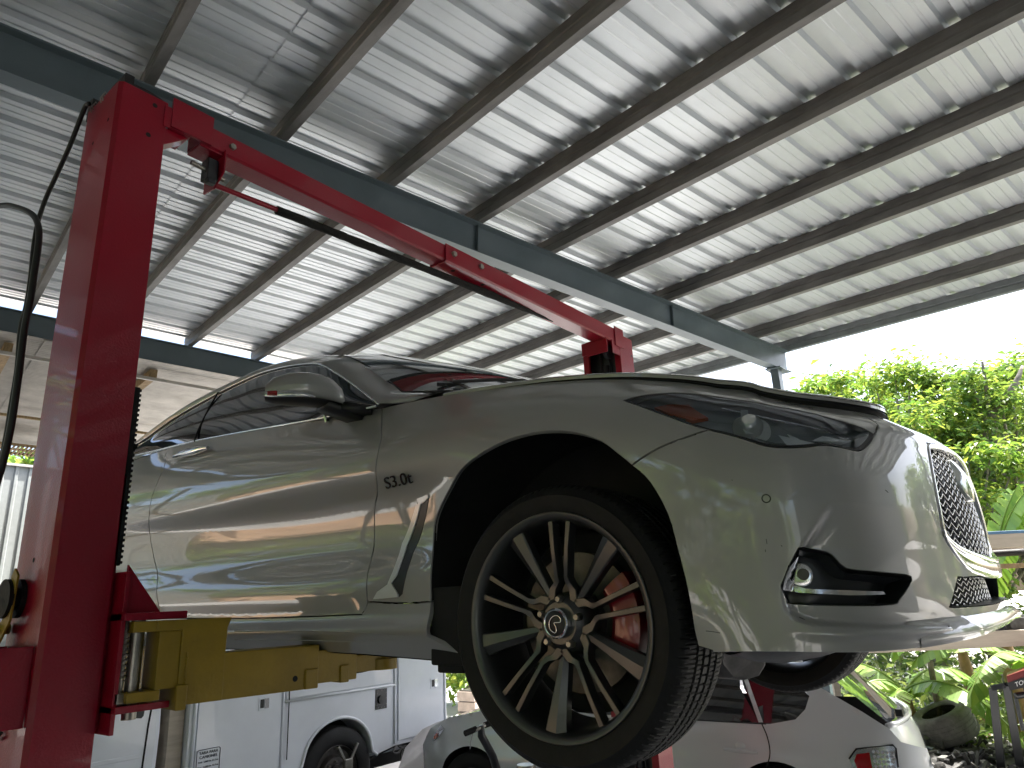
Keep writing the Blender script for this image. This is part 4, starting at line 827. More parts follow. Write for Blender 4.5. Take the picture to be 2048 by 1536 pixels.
# ---- door mirror
def sec(cpx, x, hh, dep, k=20, pw=2.6, tilt=0.):
    return cpx, x, hh, dep
mp = [[1.27,2.038,2.153],[1.29,2.026,2.161],[1.325,1.993,2.166],[1.37,1.953,2.166],[1.41,1.93,2.162],[1.45,1.917,2.155],[1.475,1.899,2.14],[1.485,1.893,2.128]]
hh = [.026, .042, .052, .055, .054, .048, .034, .015]; dp = [.03, .045, .06, .065, .065, .06, .045, .02]
ax = Vector(mp[-1]) - Vector(mp[0]); ax.z = 0; ax.normalize(); nr = Vector((-ax.y, ax.x, 0))*-1
def msec(i0, z0=-1.0, z1=1.0, sc=1.0, k=28):
    out = []
    for j in range(k):
        a_ = 2*math.pi*j/k; c_, s_ = math.cos(a_), math.sin(a_); c_ = math.copysign(abs(c_)**.75, c_); s_ = math.copysign(abs(s_)**.8, s_)
        s_ = max(z0, min(z1, s_)); p = Vector(mp[i0]) + nr*(dp[i0]*c_*sc) + Vector((0, 0, hh[i0]*s_*sc)); out.append(tuple(p))
    return out + out[:1]
mb = MB(); mb.grid([msec(i, z0=-.80, sc=1.0) for i in range(8)]); e = msec(0, z0=-.80); mb.add(e[:-1], [tuple(range(len(e)-1))])
mir = obj('door_mirror', mb, 'paint', coupe, smooth='all'); obj('door_mirror', mirx(mb), 'paint', coupe, smooth='all')
mb = MB(); mb.grid([[(p[0], p[1], p[2] - .002) for p in msec(i, z0=-1.25, z1=-.76, sc=.97)] for i in range(8)]); bx = Vector(mp[6])
mb.bar(bx + Vector((-.06, .02, -.025)), Vector((1.575, 1.90, 2.085)), .075, .035); mb.bar(bx + Vector((.0, .0, -.03)), Vector((1.56, 1.84, 2.10)), .06, .03)
obj('mirror_base', mb, 'black', mir, smooth='all')
mb = MB(); k_ = 12; rows = []
for i in range(k_):
    t = i/(k_-1); j = t*3.6; a0 = int(j); fr0 = j-a0; P0 = Vector(mp[a0]).lerp(Vector(mp[a0+1]), fr0); d0 = dp[a0]+(dp[a0+1]-dp[a0])*fr0; h0 = hh[a0]+(hh[a0+1]-hh[a0])*fr0; w_ = .46*(1-t)**.7 + .07
    rows.append([tuple(P0 + nr*(d0*1.0+.004)*c_ + Vector((0, 0, h0*(-.76 + w_*q)))) for q, c_ in ((1, .93), (.5, .99), (0, .98), (-.2, .93))])
mb.grid(rows); obj('turn_signal', mb, 'silver', mir, smooth='all')
mb = MB(); rows = [[tuple(Vector(q)*1.0 + nr*.003) for q in r[:3]] for r in rows[1:5]]; mb.grid(rows); obj('turn_signal', mb, 'redlens', mir, smooth='all')
mb = MB(); mb.bar([1.535,2.063,2.124], [1.535,2.05,2.098], .008, .018, (1,0,0)); obj('mirror_foot', mb, 'chrome', mir)
# ---- wheels
def tyre_mb(c, sx, ro, ri, wd, ax=None, ngrv=4, n=560, T=None):
    """sx: -1 outer face towards -X"""
    ax = ax or Vector((-1, 0, 0)); prof = []
    hw = wd/2
    prof = [(hw-.024, ri-.004), (hw-.006, ri+.006), (hw+.004, ri+.03), (hw+.006, ri+.05), (hw-.002, ro-.026), (hw-.010, ro-.014), (hw-.022, ro-.006), (hw-.038, ro-.002)]
    tread = []; W = hw-.040; g = .0065
    xs = []
    for i in range(ngrv):
        gx = W*.62*(1 - 2*i/(ngrv-1)); xs += [(gx+g, 0), (gx+g*.7, -.007), (gx-g*.7, -.007), (gx-g, 0)]
    full = prof + [(a, ro+b) for a, b in xs] + [(-a, r) for a, r in prof[::-1]]
    a1 = ax.normalized(); ref = a1.orthogonal().normalized(); b1 = a1.cross(ref); c = Vector(c); vs = []; k = len(full)
    for j in range(n):
        for i, (h, r) in enumerate(full):
            cut = 0
            tr = 5 <= i <= k-6
            ph = (j + int(abs(h)*160)) % 8
            if tr and ph == 0 and r > ro-.008: cut = .0042
            th = 2*math.pi*j/n; vs.append(c + a1*h + (ref*math.cos(th) + b1*math.sin(th))*(r-cut))
    mb = MB(T); mb.add(vs, [(j*k+i, j*k+i+1, ((j+1)%n)*k+i+1, ((j+1)%n)*k+i) for j in range(n) for i in range(k-1)])
    return mb
def car_wheel(face, side, name='wheel', nn=820, steer=0.):
    """face: centre of the rim face; side -1 = outer face towards -X"""
    c = Vector(face); ax = Vector((side*math.cos(steer), math.sin(steer), 0)).normalized(); up = Vector((0, 0, 1)); fw = ax.cross(up)      # in-plane basis (fw, up)
    def W(r, th, d): return c + (fw*math.cos(th) + up*math.sin(th))*r - ax*d
    tc = c - ax*.112
    o = obj(name, tyre_mb(tc, side, .343, .262, .250, ax, 4, nn), 'rubber', coupe, smooth='all' if False else True, angle=30)
    mb = MB(); mb.lathe([(.012, .266), (.014, .269), (.009, .271), (-.01, .264)], c, ax, 80); mb.lathe([(.012, .266), (.010, .2575), (.004, .252), (-.012, .247), (-.03, .243), (-.16, .235), (-.225, .262), (-.232, .268)], c, ax, 80)
    rim = obj('rim', mb, 'rim', o, smooth='all')
    mb = MB(); mb.lathe([(-.02, .001), (-.02, .058), (-.035, .072), (-.07, .075), (-.07, .001)], c, ax, 40); mb.lathe([(-.012, .0001), (-.012, .05), (-.02, .058)], c, ax, 40); obj('hub', mb, 'rim', rim, smooth=True)
    th0 = R_(59) if side < 0 else R_(62)
    def spoke(path, ws, ds, th_, flat=False):
        rows = []
        for (r, off), w_, d_ in zip(path, ws, ds):
            e = fw*(-math.sin(th_)) + up*math.cos(th_); cc = W(r, th_, d_) + e*off
            rows.append([tuple(cc + e*a - ax*b) for a, b in (((-w_/2, .032), (-w_/2, .010), (-w_*.10, -.001), (w_*.42, .001), (w_/2, .004), (w_/2, .032)) if flat else ((-w_/2, .030), (-w_/2, .003), (-w_*.40, 0), (0, 0), (w_*.40, 0), (w_/2, .003), (w_/2, .030)))])
        mb = MB(); mb.grid(rows); return mb
    for k in range(5):
        t0 = th0 + k*2*math.pi/5
        mb = spoke([(.045, 0), (.08, 0), (.13, .002), (.18, .004), (.225, .006), (.262, .007)], [.020, .022, .030, .040, .051, .062], [.022, .030, .022, .013, .006, .003], t0, True); obj('spoke', mb, 'rim', rim, smooth=True, angle=10)
        t1 = t0 + math.pi/5
        for s_ in (-1, 1):
            mb = spoke([(.052, s_*.034), (.080, s_*.030), (.098, s_*.016), (.112, s_*.0145), (.18, s_*.021), (.262, s_*.029)], [.024, .022, .017, .0125, .013, .0155], [.024, .024, .022, .016, .008, .006], t1); obj('spoke', mb, 'rim', rim, smooth=True, angle=28)
    for k in range(5): p = W(.057, th0 + math.pi/5 + k*2*math.pi/5, .022); obj('lug_nut', MB().lathe([(0, .010), (.014, .010), (.020, .007), (.020, .0001)], p, ax, 6), 'steel', rim)
    mb = MB(); mb.lathe([(-.01, .036), (.004, .036), (.007, .033), (.006, .030)], c, ax, 36); cap = obj('centre_cap', mb, 'chrome', rim, smooth=True)
    mb = MB(); mb.lathe([(.005, .0001), (.006, .028), (.004, .031)], c, ax, 36); obj('cap_disc', mb, 'black', cap, smooth=True)
    # looping road emblem
    em = [(-.006, -.020), (-.014, -.014), (-.017, -.002), (-.012, .010), (-.002, .017), (.010, .018), (.018, .011), (.017, .003), (.006, .002), (-.002, .001), (.002, -.006), (.004, -.016), (.0, -.022), (-.006, -.020)]
    mb = MB(); mb.tube([W(0, 0, -.0075) + fw*(-side*-1*a) + up*b for a, b in cr(em, 4)], .0016, 6); obj('cap_emblem', mb, 'chrome', cap, smooth='all')
    mb = MB(); mb.lathe([(-.085, .001), (-.085, .075), (-.075, .085), (-.10, .175), (-.128, .175), (-.128, .001)][0:1] + [(-.085, .075), (-.105, .08), (-.105, .172), (-.133, .172), (-.133, .07)], c, ax, 60); rt = obj('brake_rotor', mb, 'rotor', o, smooth=True)
    mb = MB(); rows = []
    for th_ in np.linspace(-.62, .62, 18):
        tt = (math.pi if fw.y > 0 else 0) + th_; rows.append([tuple(W(r, tt, d)) for r, d in ((.115, .075), (.13, .062), (.165, .060), (.195, .066), (.198, .10), (.195, .15), (.115, .15))])
    mb.grid(rows); mb.add(rows[0], [tuple(range(7))]); mb.add(rows[-1], [tuple(reversed(range(7)))]); obj('brake_caliper', mb, 'caliper', o, smooth=True, angle=35)
    mb = MB(); mb.lathe([(-.150, .05), (-.150, .222), (-.155, .222), (-.155, .05)], c, ax, 48); mb.lathe([(-.15, .001), (-.15, .06), (-.26, .06), (-.26, .001)], c, ax, 20); obj('dust_shield', mb, 'void', o, smooth=True)
    mb = MB(); mb.tube([W(.236, th0+2.0, .05), W(.222, th0+2.0, .03)], .004, 8); obj('valve', mb, 'black', rim)
    return o
car_wheel((1.500, 1.068, 1.395), -1, steer=0.0)
car_wheel((3.29, 1.068, 1.395), 1)
car_wheel((1.500, 3.92, 1.395), -1, nn=160); car_wheel((3.29, 3.92, 1.395), 1, nn=160)
# suspension pieces seen below the bumper
mb = MB(); mb.bar((1.66, 1.02, 1.33), (2.2, 1.1, 1.36), .07, .05); mb.bar((1.9, .72, 1.34), (2.3, 1.0, 1.33), .06, .05); mb.box((2.05, .95, 1.30), (2.75, 1.25, 1.36)); obj('suspension_arm', mb, 'grease', coupe, bevel=.01); obj('suspension_arm', mirx(mb), 'grease', coupe, bevel=.01)
q = [[2.078,0.903,1.291],[2.264,0.842,1.277],[2.276,0.848,1.233],[2.26,0.867,1.203],[2.215,0.894,1.195],[2.165,0.919,1.206],[2.103,0.91,1.248]]
mb = MB(); mb.prism(q, (.02, .09, 0)); obj('tow_cover', mb, 'grease', coupe, bevel=.008)

mb = MB(); mb.box((1.515, 1.345, 1.29), (1.80, 1.52, 1.50)); mb.box((1.52, 1.40, 1.27), (1.60, 1.50, 1.30)); obj('mud_guard', mb, 'void', coupe, bevel=.006); obj('mud_guard', mirx(mb), 'void', coupe)

# ================================================================== old lean-to roof and wall behind
old = thing('lean_to_roof', 'rusty corrugated lean-to roof with timber rafters behind the grey beam', 'roof', TR((1, 12.5, 2.7)))
def corr(y0, y1, p=.076, a=.009): n = int((y1-y0)/p*6); return [(y0 + (y1-y0)*i/n, a*math.sin(2*math.pi*i/6)) for i in range(n+1)]
for x0, x1, dz in ((-4, 1.0, .012), (.9, 3.2, .0), (3.1, 6.0, .012)): sheet('roof_sheet', x0, x1, 9.36, 16.6, 2.80 + dz, 'oldsheet', old, corr(9.36, 16.6))
for x in (-2.2, .55, 2.12, 4.3):
    mb = MB(TR); mb.box((x, 9.7, 2.67), (x+.09, 16.5, 2.788)); obj('rafter', mb, 'wood', old)
for y in (9.65, 13.2, 16.4):
    mb = MB(TR); mb.box((-4, y, 2.63), (6, y+.05, 2.669)); obj('batten', mb, 'oldsheet' if y < 10 else 'wood', old)
mb = MB(TR)
for x in (-3.8, 5.8):
    for y in (10.0, 16.3): a = TR((x, y, 2.53)); q = MB(); q.box((a.x-.05, a.y-.05, G), (a.x+.05, a.y+.05, a.z)); obj('support_post', q, 'wood', old)
mb = MB(TR); 
for k in range(14): x = .95 + k*.062; mb.box((x, 14.6, 2.40), (x+.03, 15.6, 2.42))
mb.box((.9, 14.6, 2.421), (1.85, 14.66, 2.46)); mb.box((.9, 15.55, 2.421), (1.85, 15.6, 2.46))
tag(obj('slatted_pallet', mb, 'wood'), 'slatted timber pallet stored high under the old lean-to roof', 'pallet')
wl_ = thing('sheet_wall', 'pale ribbed metal wall at the back left of the yard', 'wall', (0, 17.2, G))
mb = MB(); rows = []; zt = 4.622
pr = []; x = -7.0
while x < 9.5: pr += [(x, 0), (x+.02, .03), (x+.07, .03), (x+.09, 0), (x+.17, 0)]; x += .25
mb.grid([[(a, 17.2 - b, z) for a, b in pr] for z in (G, .8, zt)]); obj('wall_sheet', mb, 'wallsheet', wl_)
mb = MB(); mb.box((-7, 17.12, zt), (9.5, 17.24, zt + .05)); obj('wall_rail', mb, 'oldsheet', wl_)
VX = 1.4; VH = (2.073 - G)/2.12
van = thing('dark_van', 'dark grey van parked behind the red column at the far left', 'van', (1.2 + VX, 11.5, G))
mb = MB(lambda p: (p[0]+VX, p[1], G + (p[2]-G)*VH)); mb.prism([(-2.6, 11, -.25), (-2.6, 11, 1.45), (-2.4, 11, 1.62), (1.6, 11, 1.62), (2.3, 11, .75), (2.9, 11, .6), (3.0, 11, -.25)], (0, 1.9, 0)); obj('body', mb, 'darkvan', van, bevel=.06)
mb = MB(lambda p: (p[0]+VX, p[1], G + (p[2]-G)*VH)); mb.prism([(-2.3, 10.985, .75), (-2.3, 10.985, 1.42), (1.35, 10.985, 1.42), (1.95, 10.985, .75)], (0, .01, 0)); obj('side_window', mb, 'carglass', van)
mb = MB(lambda p: (p[0]+VX, p[1], G + (p[2]-G)*VH)); mb.box((-2.6, 10.97, 1.50), (1.55, 11.0, 1.54)); obj('roof_gutter', mb, 'steel', van)
for x in (-1.7, 2.1): mb = MB(lambda p: (p[0]+VX, p[1], G + (p[2]-G)*VH)); mb.lathe([(0, .001), (0, .2), (.02, .33), (-.2, .33)], (x, 10.99, G+.33), (0, -1, 0), 32); obj('wheel', mb, 'rubber', van, smooth=True)
# ================================================================== white service truck
truck = thing('service_truck', 'white service truck with locker body parked behind the lifted coupe', 'truck', (4, 6.9, G))
TY = 6.0
def tq(*p, d=0.): return [(a, TY + d, b) for a, b in p]
mb = MB(); mb.prism(tq((.6, .02), (.5, .35), (.7, .72), (1.35, .80), (1.9, 1.42), (2.75, 1.46), (3.0, 1.40), (3.02, .6), (3.0, -.05), (.7, -.05)), (0, 1.95, 0)); cab = obj('cab', mb, 'white', truck, bevel=.05)
mb = MB(); mb.prism(tq((1.75, .84), (2.02, 1.32), (2.66, 1.34), (2.72, .86), d=-.012), (0, .02, 0)); obj('side_window', mb, 'carglass', cab)
mb = MB(); mb.tube([(2.915, TY-.001, 1.40), (2.93, TY-.001, .9), (2.905, TY-.001, .66), (2.88, TY-.001, .2), (2.85, TY-.001, 0)], .007, 6); mb.tube([(1.7, TY-.001, 1.3), (1.6, TY-.001, .0)], .007, 6); obj('door_gap', mb, 'void', cab)
mb = MB(); mb.box((1.62, TY-.006, .44), (2.88, TY, .47)); mb.v = [(p[0], p[1], p[2]) for p in mb.v]; obj('door_crease', mb, 'white', cab, bevel=.004)
mb = MB(); mb.prism(tq((2.76, .745), (2.765, .875), (2.785, .895), (2.865, .885), (2.875, .87), (2.86, .735), (2.845, .72), (2.775, .73), d=-.008), (0, .01, 0)); hd_ = obj('door_handle', mb, 'black', cab, bevel=.003)
mb = MB(); mb.box((2.80, TY-.022, .775), (2.862, TY-.008, .885)); obj('handle_paddle', mb, 'satin', hd_, bevel=.004)
mb = MB(); mb.box((3.02, TY+.25, -.1), (3.22, TY+1.7, 1.15)); obj('cab_gap', mb, 'dash', truck)
mb = MB(); mb.box((3.10, TY+.06, -.15), (3.225, TY+.3, 1.2)); obj('body_end_panel', mb, 'beige', truck)
# locker body with a wheel opening
arc = [(4.78 + .46*math.cos(t) , -.02 + .50*math.sin(t)) for t in np.linspace(math.pi*.985, math.pi*.015, 24)]
arc = [(4.29, .03), (4.33, .12)] + [(4.745 + .40*math.cos(t), .13 + .33*math.sin(t)) for t in np.linspace(math.pi*.93, math.pi*.07, 20)] + [(5.16, .10), (5.22, .06)]
body = [(3.235, 1.14), (3.235, .04)] + arc + [(5.48, .10), (5.50, .09), (6.22, .38-.32), (6.22, 1.14)]
body = [(3.235, 1.14), (3.235, .06), (4.27, .04)] + arc + [(5.47, .10), (6.225, .10), (6.225, 1.14)]
mb = MB(); mb.prism(tq(*body), (0, .45, 0)); lk = obj('locker_body', mb, 'white', truck, bevel=.006)
mb = MB(); mb.tube([(a, TY-.002, b) for a, b in arc], .016, 8); obj('arch_trim', mb, 'white', lk, smooth='all')
mb = MB(); mb.box((3.235, TY+.45, .3), (6.1, TY+1.5, .5)); mb.box((3.235, TY+1.5, .1), (6.225, TY+1.95, 1.14)); obj('load_bed', mb, 'white', truck)
LATCH = [(p[0], p[2]) for p in [[3.904,6,0.693],[6.017,6,0.635]]]
for x0, x1, z0, z1 in ((3.30, 4.08, .10, .98), (4.13, 5.40, .70, 1.02), (5.49, 6.16, .14, .98)):
    mb = MB(); mb.box((x0, TY-.014, z0), (x1, TY-.002, z1)); dr = obj('locker_door', mb, 'white', lk, bevel=.006)
    xx, zz = LATCH[0] if x1 < 5 else LATCH[1]
    if x1 < 5 or x1 > 5.8:
        mb = MB(); mb.box((xx-.055, TY-.019, zz-.055), (xx+.055, TY-.014, zz+.055)); lt = obj('latch_plate', mb, 'white', dr, bevel=.002)
        mb = MB(); mb.box((xx+.0, TY-.026, zz-.04), (xx+.045, TY-.019, zz+.04)); obj('latch_paddle', mb, 'silver', lt, bevel=.002)
        mb = MB(); mb.box((xx-.04, TY-.0205, zz-.035), (xx-.004, TY-.019, zz+.035)); obj('latch_recess', mb, 'black', lt)
for a_, b_, r_ in (((4.12, TY-.012, .68), (5.43, TY-.012, .68), .012), ((3.275, TY-.008, .1), (3.275, TY-.008, 1.1), .016), ((4.105, TY-.006, .12), (4.105, TY-.006, 1.08), .01), ((5.445, TY-.006, .12), (5.445, TY-.006, 1.08), .01), ((6.19, TY-.006, .12), (6.19, TY-.006, 1.08), .01)): obj('locker_moulding', MB().tube([a_, b_], r_, 8), 'white', lk, smooth='all')
mb = MB(); mb.tube([(4.16, TY-.016, 1.0), (4.16, TY-.016, .2)], .005, 6); obj('drip_edge', mb, 'void', lk)
# fuel filler pocket
mb = MB(); mb.box((5.19, TY-.008, .47), (5.34, TY-.001, .66)); ff = obj('fuel_filler', mb, 'satin', lk, bevel=.02)
mb = MB(); mb.lathe([(0, .001), (0, .04), (.02, .04), (.022, .001)], (5.255, TY-.006, .56), (0, -1, 0), 20); obj('filler_cap', mb, 'black', ff, smooth=True)
mb = MB(); 
for k in range(12): a_ = 2*math.pi*k/12; mb.lathe([(0, .0001), (0, .005), (.004, .003)], (5.265 + .063*max(-1, min(1, 1.3*math.cos(a_))), TY-.009, .565 + .082*max(-1, min(1, 1.3*math.sin(a_)))), (0, -1, 0), 6)
obj('rivet_ring', mb, 'steel', ff)
# printed plate on the first locker door
px0, pz0, pw_, ph_ = 3.315, .215, .20, .20
mb = MB(); r_ = .018; q = []
for cx_, cz_, a0 in ((px0+pw_-r_, pz0+ph_-r_, 0), (px0+r_, pz0+ph_-r_, 90), (px0+r_, pz0+r_, 180), (px0+pw_-r_, pz0+r_, 270)):
    q += [(cx_ + r_*math.cos(R_(a0+k*15)), TY-.0165, cz_ + r_*math.sin(R_(a0+k*15))) for k in range(7)]
mb.tube(q + q[:1], .0028, 6); pl = obj('plate_border', mb, 'text', lk)
for s_, z_, sz, al in (('TARA PARA', .165, .031, 'CENTER'), ('CAMIONES', .134, .031, 'CENTER'), ('Total   5,080 Lbs. 2.5 Ton', .103, .0165, 'CENTER'), ('Desc.  11,200 Lbs. 5.6 Ton', .066, .0165, 'CENTER'), ('Carga   3,640 Lbs. 1.8 Ton', .030, .0165, 'CENTER')):
    obj('plate_lettering', text_mesh(s_, sz, (px0+pw_/2, TY-.0165, pz0+z_), (1, 0, 0), (0, 0, 1), .0012, al), 'text', pl)
def road_wheel(c, ax, r, wd, parent, rimm='steel', ngr=4, n=120, tm='rubber'):
    ax = Vector(ax).normalized(); o = obj('wheel', tyre_mb(Vector(c) - ax*wd/2, -1, r, r*.60, wd, ax, ngr, n), tm, parent, smooth=True, angle=30); cc = Vector(c) - ax*.02
    mb = MB(); mb.lathe([(.0, r*.60), (.004, r*.585), (-.05, r*.54), (-.06, r*.40), (-.02, r*.34), (-.015, r*.2), (.0, r*.19), (.0, .0001)], cc, ax, 48); rm = obj('rim', mb, rimm, o, smooth=True)
    mb = MB()
    for k in range(8): a_ = 2*math.pi*k/8; e = ax.orthogonal().normalized(); f_ = ax.cross(e); mb.lathe([(-.0, .0001), (0, .011), (.02, .011), (.02, .0001)], cc + (e*math.cos(a_) + f_*math.sin(a_))*r*.27 - ax*.012, ax, 6)
    obj('lug_nuts', mb, 'steel', rm); return o
road_wheel((4.745, TY+.01, -.03), (0, -1, 0), .415, .24, truck, 'rotor')
road_wheel((1.35, TY+.01, -.10), (0, -1, 0), .40, .24, truck, 'rotor')
mb = MB(); mb.box((4.2, TY+.05, -.1), (5.3, TY+.44, .12)); mb.v = [(p[0], p[1]+.24, p[2]+.3) for p in mb.v]; obj('wheel_housing', mb, 'void', truck)
mb = MB(); mb.box((3.0, TY+.5, -.18), (6.2, TY+1.4, -.06)); mb.box((6.225, TY+.1, -.12), (6.36, TY+1.9, .05)); obj('chassis', mb, 'void', truck)
mb = MB(); mb.tube(cr([(5.15, TY+.1, -.02), (5.35, TY+.05, .06), (5.46, TY+.0, .09), (5.40, TY-.03, .05), (5.48, TY-.02, .03), (5.56, TY, .07), (5.52, TY-.02, -.02), (5.60, TY-.02, -.08), (5.57, TY-.02, -.16)]), .010, 8)
mb.tube(cr([(5.50, TY, .09), (5.62, TY-.02, .0), (5.66, TY-.02, -.1), (5.60, TY-.02, -.14)]), .007, 8); mb.lathe([(0, .001), (0, .018), (.05, .03), (.06, .05), (.075, .05), (.075, .001)], (5.585, TY-.02, -.15), (0, 0, -1), 14); obj('trailer_plug', mb, 'cable', truck, smooth=True)
# wheel alignment clamp hooked on the truck's wheel
wc = thing('wheel_clamp', 'silver wheel alignment clamp hooked over the truck wheel', 'clamp', (4.80, TY-.06, -.1))
mb = MB(); c_ = Vector((4.80, TY-.07, .10))
mb.box((c_.x-.045, c_.y-.02, c_.z-.09), (c_.x+.045, c_.y+.02, c_.z+.0)); mb.bar(c_ + Vector((-.03, 0, -.6)), c_ + Vector((-.03, 0, -.05)), .018, .018, (0, 1, 0)); mb.bar(c_ + Vector((.03, 0, -.6)), c_ + Vector((.03, 0, -.05)), .018, .018, (0, 1, 0))
obj('slide_body', mb, 'steel', wc, bevel=.003)
for s_ in (-1, 1):
    mb = MB(); mb.bar(c_ + Vector((s_*.03, 0, -.02)), c_ + Vector((s_*.115, -.0, .12)), .024, .02, (0, 1, 0)); mb.bar(c_ + Vector((s_*.112, 0, .11)), c_ + Vector((s_*.118, .05, .10)), .02, .02); obj('clamp_claw', mb, 'steel', wc, bevel=.003)
mb = MB(); mb.box((c_.x+.10, c_.y-.03, c_.z-.26), (c_.x+.22, c_.y+.01, c_.z-.14)); obj('sensor_head', mb, 'silver', wc, bevel=.012)
# ================================================================== white hatchback
HO = Vector([5.8,2.56,0.45]); HF = Vector([-0.209,0.978,0]); HF.z = 0; HN = Vector([0.978,0.209,0])      # side plane origin, forward, inward
hb_ = thing('white_hatchback', 'pearl white hatchback parked between the far column and the banana plants', 'car', (HO.x + .8, HO.y + 1.0, G))
def H3(s, t, h): return Vector((HO.x, HO.y, G)) + HF*s + HN*t + Vector((0, 0, h))
def tfun(s, h):
    t = .10*max(0, (h-.62)/.4)**1.5 + .06*max(0, (.45-h)/.3)**2
    t += .55*max(0, (s-2.35)/.85)**2.4 + .30*max(0, (-1.05-s)/.40)**2.2
    t -= .02*math.exp(-((h-.60)/.05)**2)
    return t
def hpanel(name, loop, m, off=0., holes=(), grid=.05, mir=False, par=None):
    P, F = tri([(a, b*10) for a, b in loop], [[(a, b*10) for a, b in h] for h in holes], grid, .04); mb = MB()
    vs = [H3(a, tfun(a, b/10)+off, b/10) for a, b in P]; G3 = []
    for f in F:
        n_ = (vs[f[1]]-vs[f[0]]).cross(vs[f[2]]-vs[f[0]]); G3.append(f if n_.dot(HN) < 0 else f[::-1])
    mb.add(vs, G3); return obj(name, mb, m, par or hb_, smooth='all')
ar = [(2.33 + .36*math.cos(t), .345 + .36*math.sin(t)) for t in np.linspace(0, math.pi, 24)]
ar2 = [(-.33 + .36*math.cos(t), .345 + .36*math.sin(t)) for t in np.linspace(0, math.pi, 24)]
belt = [(-1.16, .945), (-1.0, 1.04), (-.697, 1.215), (-.60, 1.235), (-.55, 1.24)]
side = [(3.12, .22), (3.16, .40), (3.10, .62), (2.90, .80), (2.6, .93), (2.2, 1.0), (1.6, 1.03), (1.3, 1.0), (.2, .965), (-.27, .955), (-.33, .955), (-.52, .99), (-.60, 1.06), (-.64, 1.15), (-.615, 1.18), (-.55, 1.19), (-.4, 1.235), (-.52, 1.30), (-.62, 1.27), (-.70, 1.225), (-1.0, 1.05), (-1.16, .945), (-1.22, .86), (-1.38, .80), (-1.42, .55), (-1.40, .25), (-.69, .22)] + ar2[::-1] + [(.03, .20), (1.97, .20)] + ar[::-1] + [(2.69, .22)]
bs_ = hpanel('body', side, 'cream')
mb = MB(); mb.grid([[H3(s, t, h) for t in (tfun(s, h), .5, 1.3, 1.74)] for s, h in ((3.16, .4), (3.10, .62), (2.9, .80), (2.6, .93), (2.2, 1.0), (1.6, 1.03))]); 
mb.grid([[H3(s + .12*math.sin(math.pi*(t-.1)/1.55), t, h) for t in (.12, .5, 1.0, 1.4, 1.62)] for s, h in ((3.17, .2), (3.2, .45), (3.12, .64), (2.92, .81))]); obj('bonnet', mb, 'cream', hb_, smooth='all')
mb = MB(); rf = ((1.45, 1.02), (.9, 1.33), (.4, 1.44), (-.2, 1.44), (-.75, 1.385)); mb.grid([[H3(s, t, h + .03*math.sin(math.pi*(t-.2)/1.34)) for t in (.26, .5, .87, 1.2, 1.48)] for s, h in rf[1:]]); mb.grid([[H3(s, .24, h), H3(s, .26, h+.0)] for s, h in rf[1:]]); obj('roof', mb, 'cream', hb_, smooth='all')
mb = MB(); mb.grid([[H3(s, t, h) for t in (.2, .87, 1.54)] for s, h in rf[:2]]); obj('windscreen', mb, 'shield', hb_)
win = [(1.25, 1.0), (.85, 1.30), (.4, 1.37), (-.2, 1.36), (-.42, 1.26), (-.19, .957), (.2, .967)]
hpanel('side_window', [(1.2, 1.005), (.8, 1.30), (.4, 1.38), (-.12, 1.37), (-.12, 1.20), (-.25, .958), (.2, .968)], 'carglass', .004)
hpanel('quarter_window', [(-.275, .958), (-.33, .958), (-.52, .992), (-.60, 1.06), (-.638, 1.15), (-.61, 1.178), (-.50, 1.188), (-.36, 1.22), (-.13, 1.30), (-.15, 1.2)], 'carglass', .005)
q = [[-0.151,1.269],[-0.185,1.269],[-0.279,0.965],[-0.245,0.964]]; hpanel('door_pillar', [tuple(p) for p in q], 'cream', -.004)
mb = MB(); mb.grid([[H3(s, t, h) for t in (.24, .20)] for s, h in rf[1:]]); mb.grid([[H3(a, tfun(a, b)+.02, b) for a, b in ((-.42, 1.24), (-.62, 1.27), (-.72, 1.22))], [H3(a, .26, b) for a, b in ((-.2, 1.44), (-.5, 1.42), (-.75, 1.385))]]); mb.grid([[H3(s, tfun(s, 1.3), 1.37) for s in (1.0, .4, -.12, -.42)], [H3(s, .25, h) for s, h in ((.9, 1.33), (.4, 1.44), (-.2, 1.44), (-.6, 1.40))]]); obj('roof_rail', mb, 'cream', hb_, smooth='all')
# rear glass, spoiler rim, tail
mb = MB(); mb.grid([[H3(-.74 + (-1.16+.74)*u - .10*math.sin(math.pi*(t-.18)/1.38), t, 1.36 + (.97-1.36)*u + .0) for t in (.17, .3, .6, .87, 1.2, 1.45, 1.56)] for u in (0, .25, .5, .75, 1)]); rg = obj('rear_window', mb, 'shield', hb_, smooth='all')
mb = MB(); pts = [H3(-1.14 - .17*math.sin(math.pi*(t-.12)/1.5)**.7, t, .955) for t in np.linspace(.13, 1.61, 16)]; mb.tube(pts, .022, 8); mb.grid([[tuple(p) for p in pts], [tuple(p + Vector((0, 0, -.12)) - HF*.05) for p in pts], [tuple(p + Vector((0, 0, -.35)) - HF*.09) for p in pts], [tuple(p + Vector((0, 0, -.72)) - HF*.10) for p in pts]]); obj('tailgate', mb, 'cream', hb_, smooth='all')
mb = MB(); a_ = H3(-1.24, .45, 1.0); mb.bar(a_, a_ + HN*.3 + Vector((0, 0, .03)), .015, .02); mb.box((a_.x-.03, a_.y-.03, a_.z-.02), (a_.x+.03, a_.y+.02, a_.z+.03)); obj('rear_wiper', mb, 'black', rg)
tl = [[-0.86,0.747],[-0.918,0.812],[-1.166,0.843],[-1.181,0.821],[-1.173,0.705],[-1.139,0.627],[-0.928,0.615],[-0.878,0.69]]; tp = hpanel('tail_light', [tuple(p) for p in tl], 'silver', -.006)
